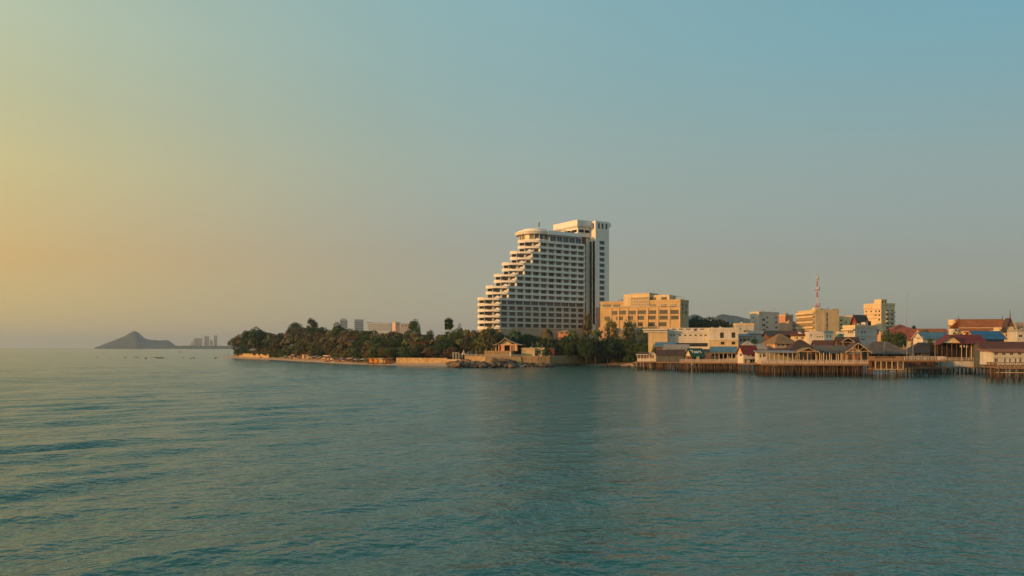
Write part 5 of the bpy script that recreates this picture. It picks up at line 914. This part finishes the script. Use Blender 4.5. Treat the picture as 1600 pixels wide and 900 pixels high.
house('white_kiosk', 'small pale kiosk joined to the yellow beach bar', 'kiosk', 836, 850.5, 430.5, -6, 5, 545.5, 'peach_wall', z0=4.2, cornice='yellow_wall', front=[(838,846,547.5,554)], pane='glass_pale')
T, S, W, dp, zt, z0 = house('red_kiosk', 'dark red kiosk with open front on the sea wall', 'kiosk', 851, 866, 431, -6, 5, 546.3, 'red_wall', z0=4.2, cornice='rust_roof', front=[(852.5,854.5,547.5,555),(857.5,861,547.5,556)], pane='dark_room')
house('garden_house', 'low house with dark red roof half hidden in the wood', 'house', 641, 664, 462, -4, 8, 533.5, 'brown_wall', roof='hip', yridge=527.5, roofm='rust_roof')
def thatch(px, d, yt, yb, w, label):
    T = thing('thatched_umbrella', label, 'umbrella', (X(px, d), d, land_z(X(px, d), d))); z = lambda y: Z(y, d) - T.location.z; r = w / f * d / 2; n = 12; cyl = lambda q: [(q * math.cos(6.2832 * i / n), q * math.sin(6.2832 * i / n)) for i in range(n)]
    MB().prism(cyl(r), z(yb), z(yt), cyl(.12)).build('thatch', M['brown_roof'], T); MB().bar((0, 0, 0), (0, 0, z(yb) + .3), .12).build('pole', M['wood'], T)
thatch(665, 447, 545, 551.5, 15, 'dark thatched umbrella behind the beach wall'); thatch(690, 442, 553.5, 556.5, 9, 'small thatched umbrella near the white beach frame')
d = 440; T = thing('beach_pergola', 'white open cube-like frame standing above the beach steps', 'pergola', (X(707.5, d), d, Z(561, d)), -.2); b = MB(); w_ = 3.2; h = 3.4
for x in (0, w_ * .5, w_):
    for y in (0, 2): b.box(x - .1, x + .1, y - .1, y + .1, 0, h)
b.box(-.1, w_ + .1, -.1, .1, h, h + .2); b.box(-.1, w_ + .1, 1.9, 2.1, h, h + .2); b.box(-.1, .1, .1, 1.9, h, h + .2); b.box(w_ - .1, w_ + .1, .1, 1.9, h, h + .2); b.build('pergola_frame', M['white_wall'], T)
d = 430; T = thing('sail_canopy', 'white sail-like canopy sweeping up to a point beside the platform', 'canopy', (X(731, d), d, Z(555, d)), 0); b = MB(); n = 8; z = lambda y: Z(y, d) - T.location.z; pr = None
for k in range(n + 1):
    t = k / n; x = (X(743, d) - X(730, d)) * t; zz_ = z(549.5) + (z(540.5) - z(549.5)) * t ** 1.9; q = ((x, -1.6 * (1 - t * .7), zz_), (x, 1.6 * (1 - t * .7), zz_))
    if pr: b.slab(pr[0], q[0], q[1], pr[1], .08)
    pr = q
b.build('sail', M['canvas'], T)
for x, y, zt_ in ((.1, -1.2, z(549.6)), (.1, 1.2, z(549.6)), (1.6, 0, z(549.2)), (X(743, d) - X(730, d) - .1, 0, z(540.6))): MB().bar((x, y, -1), (x, y, zt_), .12).build('mast', M['pale_wood'], T)
d = 429; T = thing('pointed_canopy', 'small white pointed tent left of the sail canopy', 'canopy', (X(724.5, d), d, Z(558, d)), .4); hh = Z(546.5, d) - T.location.z
MB().prism([(-1.2, -1.2), (1.2, -1.2), (1.2, 1.2), (-1.2, 1.2)], 1.4, 2.2, [(-.5, -.5), (.5, -.5), (.5, .5), (-.5, .5)]).build('skirt', M['canvas'], T); MB().prism([(-.5, -.5), (.5, -.5), (.5, .5), (-.5, .5)], 2.2, hh, [(-.05, -.05), (.05, -.05), (.05, .05), (-.05, .05)]).build('peak', M['canvas'], T)
for x in (-1.1, 1.1):
    for y in (-1.1, 1.1): MB().bar((x, y, -.6), (x, y, 1.45), .08).build('pole', M['white_wall'], T)
# orange stalls
for i, (px, d, m_, wd, lb) in enumerate(((581, 470, 'orange_cloth', 3.4, 'leftmost orange beach stall by the dark rock patch'), (589, 466, 'orange_cloth', 3.8, 'second orange beach stall from the left'), (597, 462, 'yellow_wall', 3.8, 'yellow-orange beach stall in the middle of the stalls'), (608, 457, 'brown_wall', 5.2, 'dark brown beach stall at the right end, by the wall'))):
    x = X(px, d); zb = land_z(x, d - 6); T = thing('beach_stall', lb, 'stall', (x, d - 6, zb - .1), -.25, 'stalls at the end of the beach wall')
    for sx in (-1, 1):
        for y in (0, 2.6): MB().bar((sx * wd / 2, y, 0), (sx * wd / 2, y, 3.0), .1).build('post', M['wood'], T)
    MB().slab((-wd / 2 - .4, -.5, 3.0), (wd / 2 + .4, -.5, 3.0), (wd / 2 + .4, 3, 3.6), (-wd / 2 - .4, 3, 3.6), .1).build('awning', M[m_], T); MB().box(-wd / 2, wd / 2, 2.5, 2.6, 0, 3.1).build('back_cloth', M[m_], T)
    MB().box(-wd / 2 + .4, wd / 2 - .8, .5, 1.3, 0, .9).build('counter', M['wood'], T)
# beach umbrellas, loungers and people
UM = {}
for n_, c_ in (('blue', (.10, .16, .27)), ('grey', (.34, .35, .35)), ('tan', (.42, .32, .20)), ('maroon', (.16, .05, .05)), ('green', (.07, .14, .10))):
    m_ = mat('umbrella_' + n_, c_, .8, .2, 1.0); n = 10; b = MB(); pts = [(1.85 * math.cos(6.2832 * i / n), 1.85 * math.sin(6.2832 * i / n), 1.9) for i in range(n)] + [(0, 0, 2.6)] + [(1.85 * math.cos(6.2832 * i / n), 1.85 * math.sin(6.2832 * i / n), 1.65) for i in range(n)]
    b.add(pts, [(i, (i + 1) % n, n) for i in range(n)] + [(n + 1 + i, n + 1 + (i + 1) % n, (i + 1) % n, i) for i in range(n)]); UM[n_] = b.mesh('canopy', m_)
POLE = MB().bar((0, 0, -.2), (0, 0, 2.5), .035, n=5).mesh('pole', M['frame_white'])
cb = MB(); cb.box(-.3, .3, -.5, .6, .28, .36); cb.slab((-.3, .6, .36), (.3, .6, .36), (.3, 1.1, .95), (-.3, 1.1, .95), .07); [cb.box(x - .03, x + .03, y - .03, y + .03, 0, .28) for x in (-.25, .25) for y in (-.4, .5)]; CHAIR = cb.mesh('deck_chair', mat('chair_cloth', (.14, .10, .12), .8, .2, tint=(.30, .24, .20)))
ur = random.Random(77)
for i in range(105):
    px = ur.uniform(446, 600); off = ur.choice((7, 9.5, 12, 14.5, 17)); d = shore_d(px) + off; x = X(px, d); c_ = ur.choice(['blue', 'grey', 'grey', 'tan', 'maroon', 'green', 'blue']); far = off > 12
    if 575 < px: continue
    T = thing('beach_umbrella', f'{c_} beach umbrella in the {"back" if far else "front"} rows crowded on the sand', 'umbrella', (x, d, land_z(x, d)), ur.uniform(0, 6), 'beach umbrellas in rows on the sand'); link('canopy', UM[c_], T); link('pole', POLE, T)
    if i % 2 == 0: tag(link('deck_chair', CHAIR, None, (x + .9, d - 1.6, land_z(x + .9, d - 1.6)), (0, 0, ur.uniform(-.4, .4))), 'small dark deck chair among the crowded beach umbrellas', 'chair', 'deck chairs on the sand')
def person(px, d, label, top, legs, rz=0, stride=.12):
    x = X(px, d); zb = land_z(x, d) + .02; me = bpy.data.meshes.new('person')
    V = [(0,0,.95),(0,.01,1.2),(0,.02,1.42),(0,0,1.52),(0,-.01,1.62),(0,-.01,1.74),(.09,-stride*.4,.9),(.10,-stride,.5),(.10,-stride*.9,.08),(.10,-stride-.14,.04),(-.09,stride*.4,.9),(-.10,stride*.9,.5),(-.10,stride*1.3,.08),(-.10,stride*1.3-.14,.04),(.2,.02,1.4),(.26,.02,1.12),(.25,-.1,.88),(-.2,.02,1.4),(-.26,.02,1.12),(-.25,-.08,.88)]
    Eg = [(0,1),(1,2),(2,3),(3,4),(4,5),(0,6),(6,7),(7,8),(8,9),(0,10),(10,11),(11,12),(12,13),(2,14),(14,15),(15,16),(2,17),(17,18),(18,19)]
    R_ = [.14,.13,.14,.06,.10,.085,.09,.065,.045,.04,.09,.065,.045,.04,.06,.045,.04,.06,.045,.04]
    me.from_pydata(V, Eg, []); me.materials.append(mat(top, {'dark_shirt': (.04, .04, .05), 'red_shirt': (.35, .05, .04), 'pale_shirt': (.5, .47, .42)}[top], .9, .2))
    T = tag(link('person', me, None, (x, d, zb), (0, 0, rz)), label, 'person'); m1 = T.modifiers.new('skin', 'SKIN')
    for i, r in enumerate(R_): me.skin_vertices[0].data[i].radius = (r, r * .85); me.skin_vertices[0].data[i].use_root = i == 0
    T.modifiers.new('sub', 'SUBSURF').levels = 1; T.modifiers[-1].render_levels = 1
    return T
person(697, 430, 'person in dark clothes standing at the end of the beach wall', 'dark_shirt', 0, .5); person(584, 454, 'person in dark clothes walking before the orange stalls', 'dark_shirt', 0, 1.2, .22); person(593, 451, 'person in a pale shirt at the middle stall', 'pale_shirt', 0, -.5); person(603, 448, 'person in red beside the dark brown stall', 'red_shirt', 0, .2)
person(351, 781, 'person in dark clothes at the tip of the sand spit', 'dark_shirt', 0, 1); person(382, 722, 'person in dark clothes walking on the sand below the headland palms', 'dark_shirt', 0, 2, .2); person(404, 684, 'person in pale clothes on the sand by the low orange wall', 'pale_shirt', 0, 1.5, .2)
def boat(px, d, z, L_, m_, label, rz, name='beached_boat', canopy=None):
    T = thing(name, label, 'boat', (X(px, d), d, z), rz); n = 9; b = MB(); rows = []
    for i in range(n): t = i / (n - 1) * 2 - 1; w_ = L_ * .16 * (1 - abs(t) ** 2.6); k = L_ * .10 * t * t; rows.append([(L_ / 2 * t, -w_, .55 + k), (L_ / 2 * t * .92, -w_ * .55, 0 + k * .5), (L_ / 2 * t * .92, w_ * .55, 0 + k * .5), (L_ / 2 * t, w_, .55 + k), (L_ / 2 * t * .9, 0, .3 + k * .8)])
    for a, c in zip(rows[:-1], rows[1:]):
        for i, j in ((0, 1), (1, 2), (2, 3), (3, 4), (4, 0)): b.quad(a[i], a[j], c[j], c[i])
    b.build('hull', M[m_], T)
    for s in (-.2, .15): MB().box(L_ * s - .12, L_ * s + .12, -L_ * .13, L_ * .13, .42, .48).build('thwart', M['wood'], T)
    if canopy: MB().box(-L_ * .2, L_ * .25, -L_ * .13, L_ * .13, 1.7, 1.8).build('canopy', M[canopy], T); [MB().bar((x, y, .4), (x, y, 1.75), .05).build('post', M['wood'], T) for x in (-L_ * .18, L_ * .23) for y in (-L_ * .11, L_ * .11)]
boat(513, 519, land_z(X(513, 519), 519) + .05, 5, 'red_wall', 'bright red boat pulled up on the sand below the umbrellas', .3); boat(524, 503, land_z(X(524, 503), 503) + .05, 4.5, 'white_wall', 'white boat on the sand right of the red boat', .1); boat(281, 1700, -.1, 7, 'slate_wall', 'tiny dark boat far out in front of the island', .8, 'small_boat', 'brown_wall'); boat(213, 800, -.1, 3.2, 'slate_wall', 'tiny dark skiff left of the sea rocks', .2, 'small_boat')
# ------------------------------------------------------------------ rocks
def rock_mesh(seed):
    rs = np.random.RandomState(seed); bpy_m = bpy.data.meshes.new('rock'); import bmesh; bm = bmesh.new(); bmesh.ops.create_icosphere(bm, subdivisions=2, radius=1); off = rs.uniform(0, 9, 3); dirs = rs.normal(size=(7, 3)); dirs /= np.linalg.norm(dirs, axis=1)[:, None]; lim = rs.uniform(.55, .9, 7)
    for v in bm.verts:
        p = np.array(v.co)
        for dd, l in zip(dirs, lim):
            k = p @ dd
            if k > l: p = p - dd * (k - l)
        v.co = p * (1 + .06 * math.sin(5 * p[0] + off[0]) + .05 * math.sin(7 * p[1] + off[1]))
    bm.to_mesh(bpy_m); bm.free(); bpy_m.materials.append(M['rock']); return bpy_m
RK = [rock_mesh(s) for s in range(6)]; rk = random.Random(31)
def rocks(n, p0, p1, y0, y1, s0, s1, label, group, arch=True, pile=0):
    for i in range(n):
        px = rk.uniform(p0, p1); t = (px - p0) / (p1 - p0); k = 1 - abs(2 * t - 1) ** 2.2 if arch else 1; y = y0 + (y1 - y0) * rk.random(); d = CAM_H * f / (y - HORIZON); x = X(px, d); s = rk.uniform(s0, s1) * (.45 + .55 * k); zb = max(-.15, land_z(x, d))
        tag(link('rock', rk.choice(RK), None, (x, d, zb + s * .22 + pile * rk.random()), (rk.uniform(-.4, .4), rk.uniform(-.4, .4), rk.uniform(0, 6)), (s * rk.uniform(.9, 1.5), s, s * rk.uniform(.6, .95))), label, 'rock', group)
rocks(120, 702, 802, 572.0, 575.0, 1.0, 2.2, 'dark boulder in the rock pile below the sunlit sea wall', 'boulders below the sunlit sea wall', False, 1.5); rocks(50, 792, 862, 571.9, 573.8, .7, 1.7, 'greyish boulder on the shore below the Thai pavilion', 'boulders below the pavilion', False, 1.0)
rocks(26, 549, 588, 567.2, 569.0, .4, 1.0, 'low dark rock in the patch before the orange stalls', 'rock patch before the stalls'); rocks(30, 840, 960, 569.4, 570.6, .4, 1.0, 'dark rock at the foot of the shaded sea wall', 'rocks at the sea wall foot', False)
rocks(16, 236, 262, 558.4, 560.6, .5, 1.2, 'black rock in the sea cluster left of the spit', 'black rocks in the sea'); rocks(14, 150, 345, 558.6, 560.6, .5, 1.1, 'scattered low rock in the sea off the spit', 'scattered sea rocks', False); rocks(5, 338, 420, 559.6, 561.5, .5, 1.0, 'dark rock on the wet sand of the spit', 'rocks on the spit sand', False); rocks(16, 940, 1000, 571.5, 574, .4, 1.1, 'rock on the little beach left of the stilt houses', 'rocks beside the stilt houses', False)
def foam():
    b = MB(); fr = random.Random(6)
    for p0, p1, n, o in ((590, 700, 26, .8), (470, 560, 26, .6), (700, 800, 30, -19), (800, 866, 34, -9), (866, 960, 14, -2), (345, 440, 16, .5)):
        for i in range(n):
            px = fr.uniform(p0, p1); d = shore_d(px) - fr.uniform(.0, 2.2) + (o if o > 0 else o * fr.uniform(.3, 1)); x = X(px, d); L_ = fr.uniform(.8, 3.6); w_ = fr.uniform(.12, .4); m = 9; a = fr.uniform(-.25, .25)
            pts = [(x + L_ * math.cos(6.2832 * k / m) * fr.uniform(.6, 1), d + a * L_ * math.cos(6.2832 * k / m) + w_ * math.sin(6.2832 * k / m) * fr.uniform(.5, 1.2), max(.14, land_z(x, d) + .05)) for k in range(m)]
            b.quad(*pts)
    tag(b.build('foam', mat('foam', (.62, .60, .56), .7, .3, 2.0)), kind='stuff')
foam()
# ------------------------------------------------------------------ haze in the air
def haze():
    b = MB().box(-16000, 16000, -15800, 15900, -5, 200); m = bpy.data.materials.new('haze'); m.use_nodes = True; t = m.node_tree; t.nodes.clear()
    v = t.nodes.new('ShaderNodeVolumePrincipled'); v.inputs['Color'].default_value = (.60, .80, 1.0, 1); v.inputs['Density'].default_value = HAZE_DENSITY; v.inputs['Anisotropy'].default_value = .2; o = t.nodes.new('ShaderNodeOutputMaterial'); t.links.new(v.outputs[0], o.inputs['Volume'])
    tag(b.build('haze', m), kind='stuff')
haze()
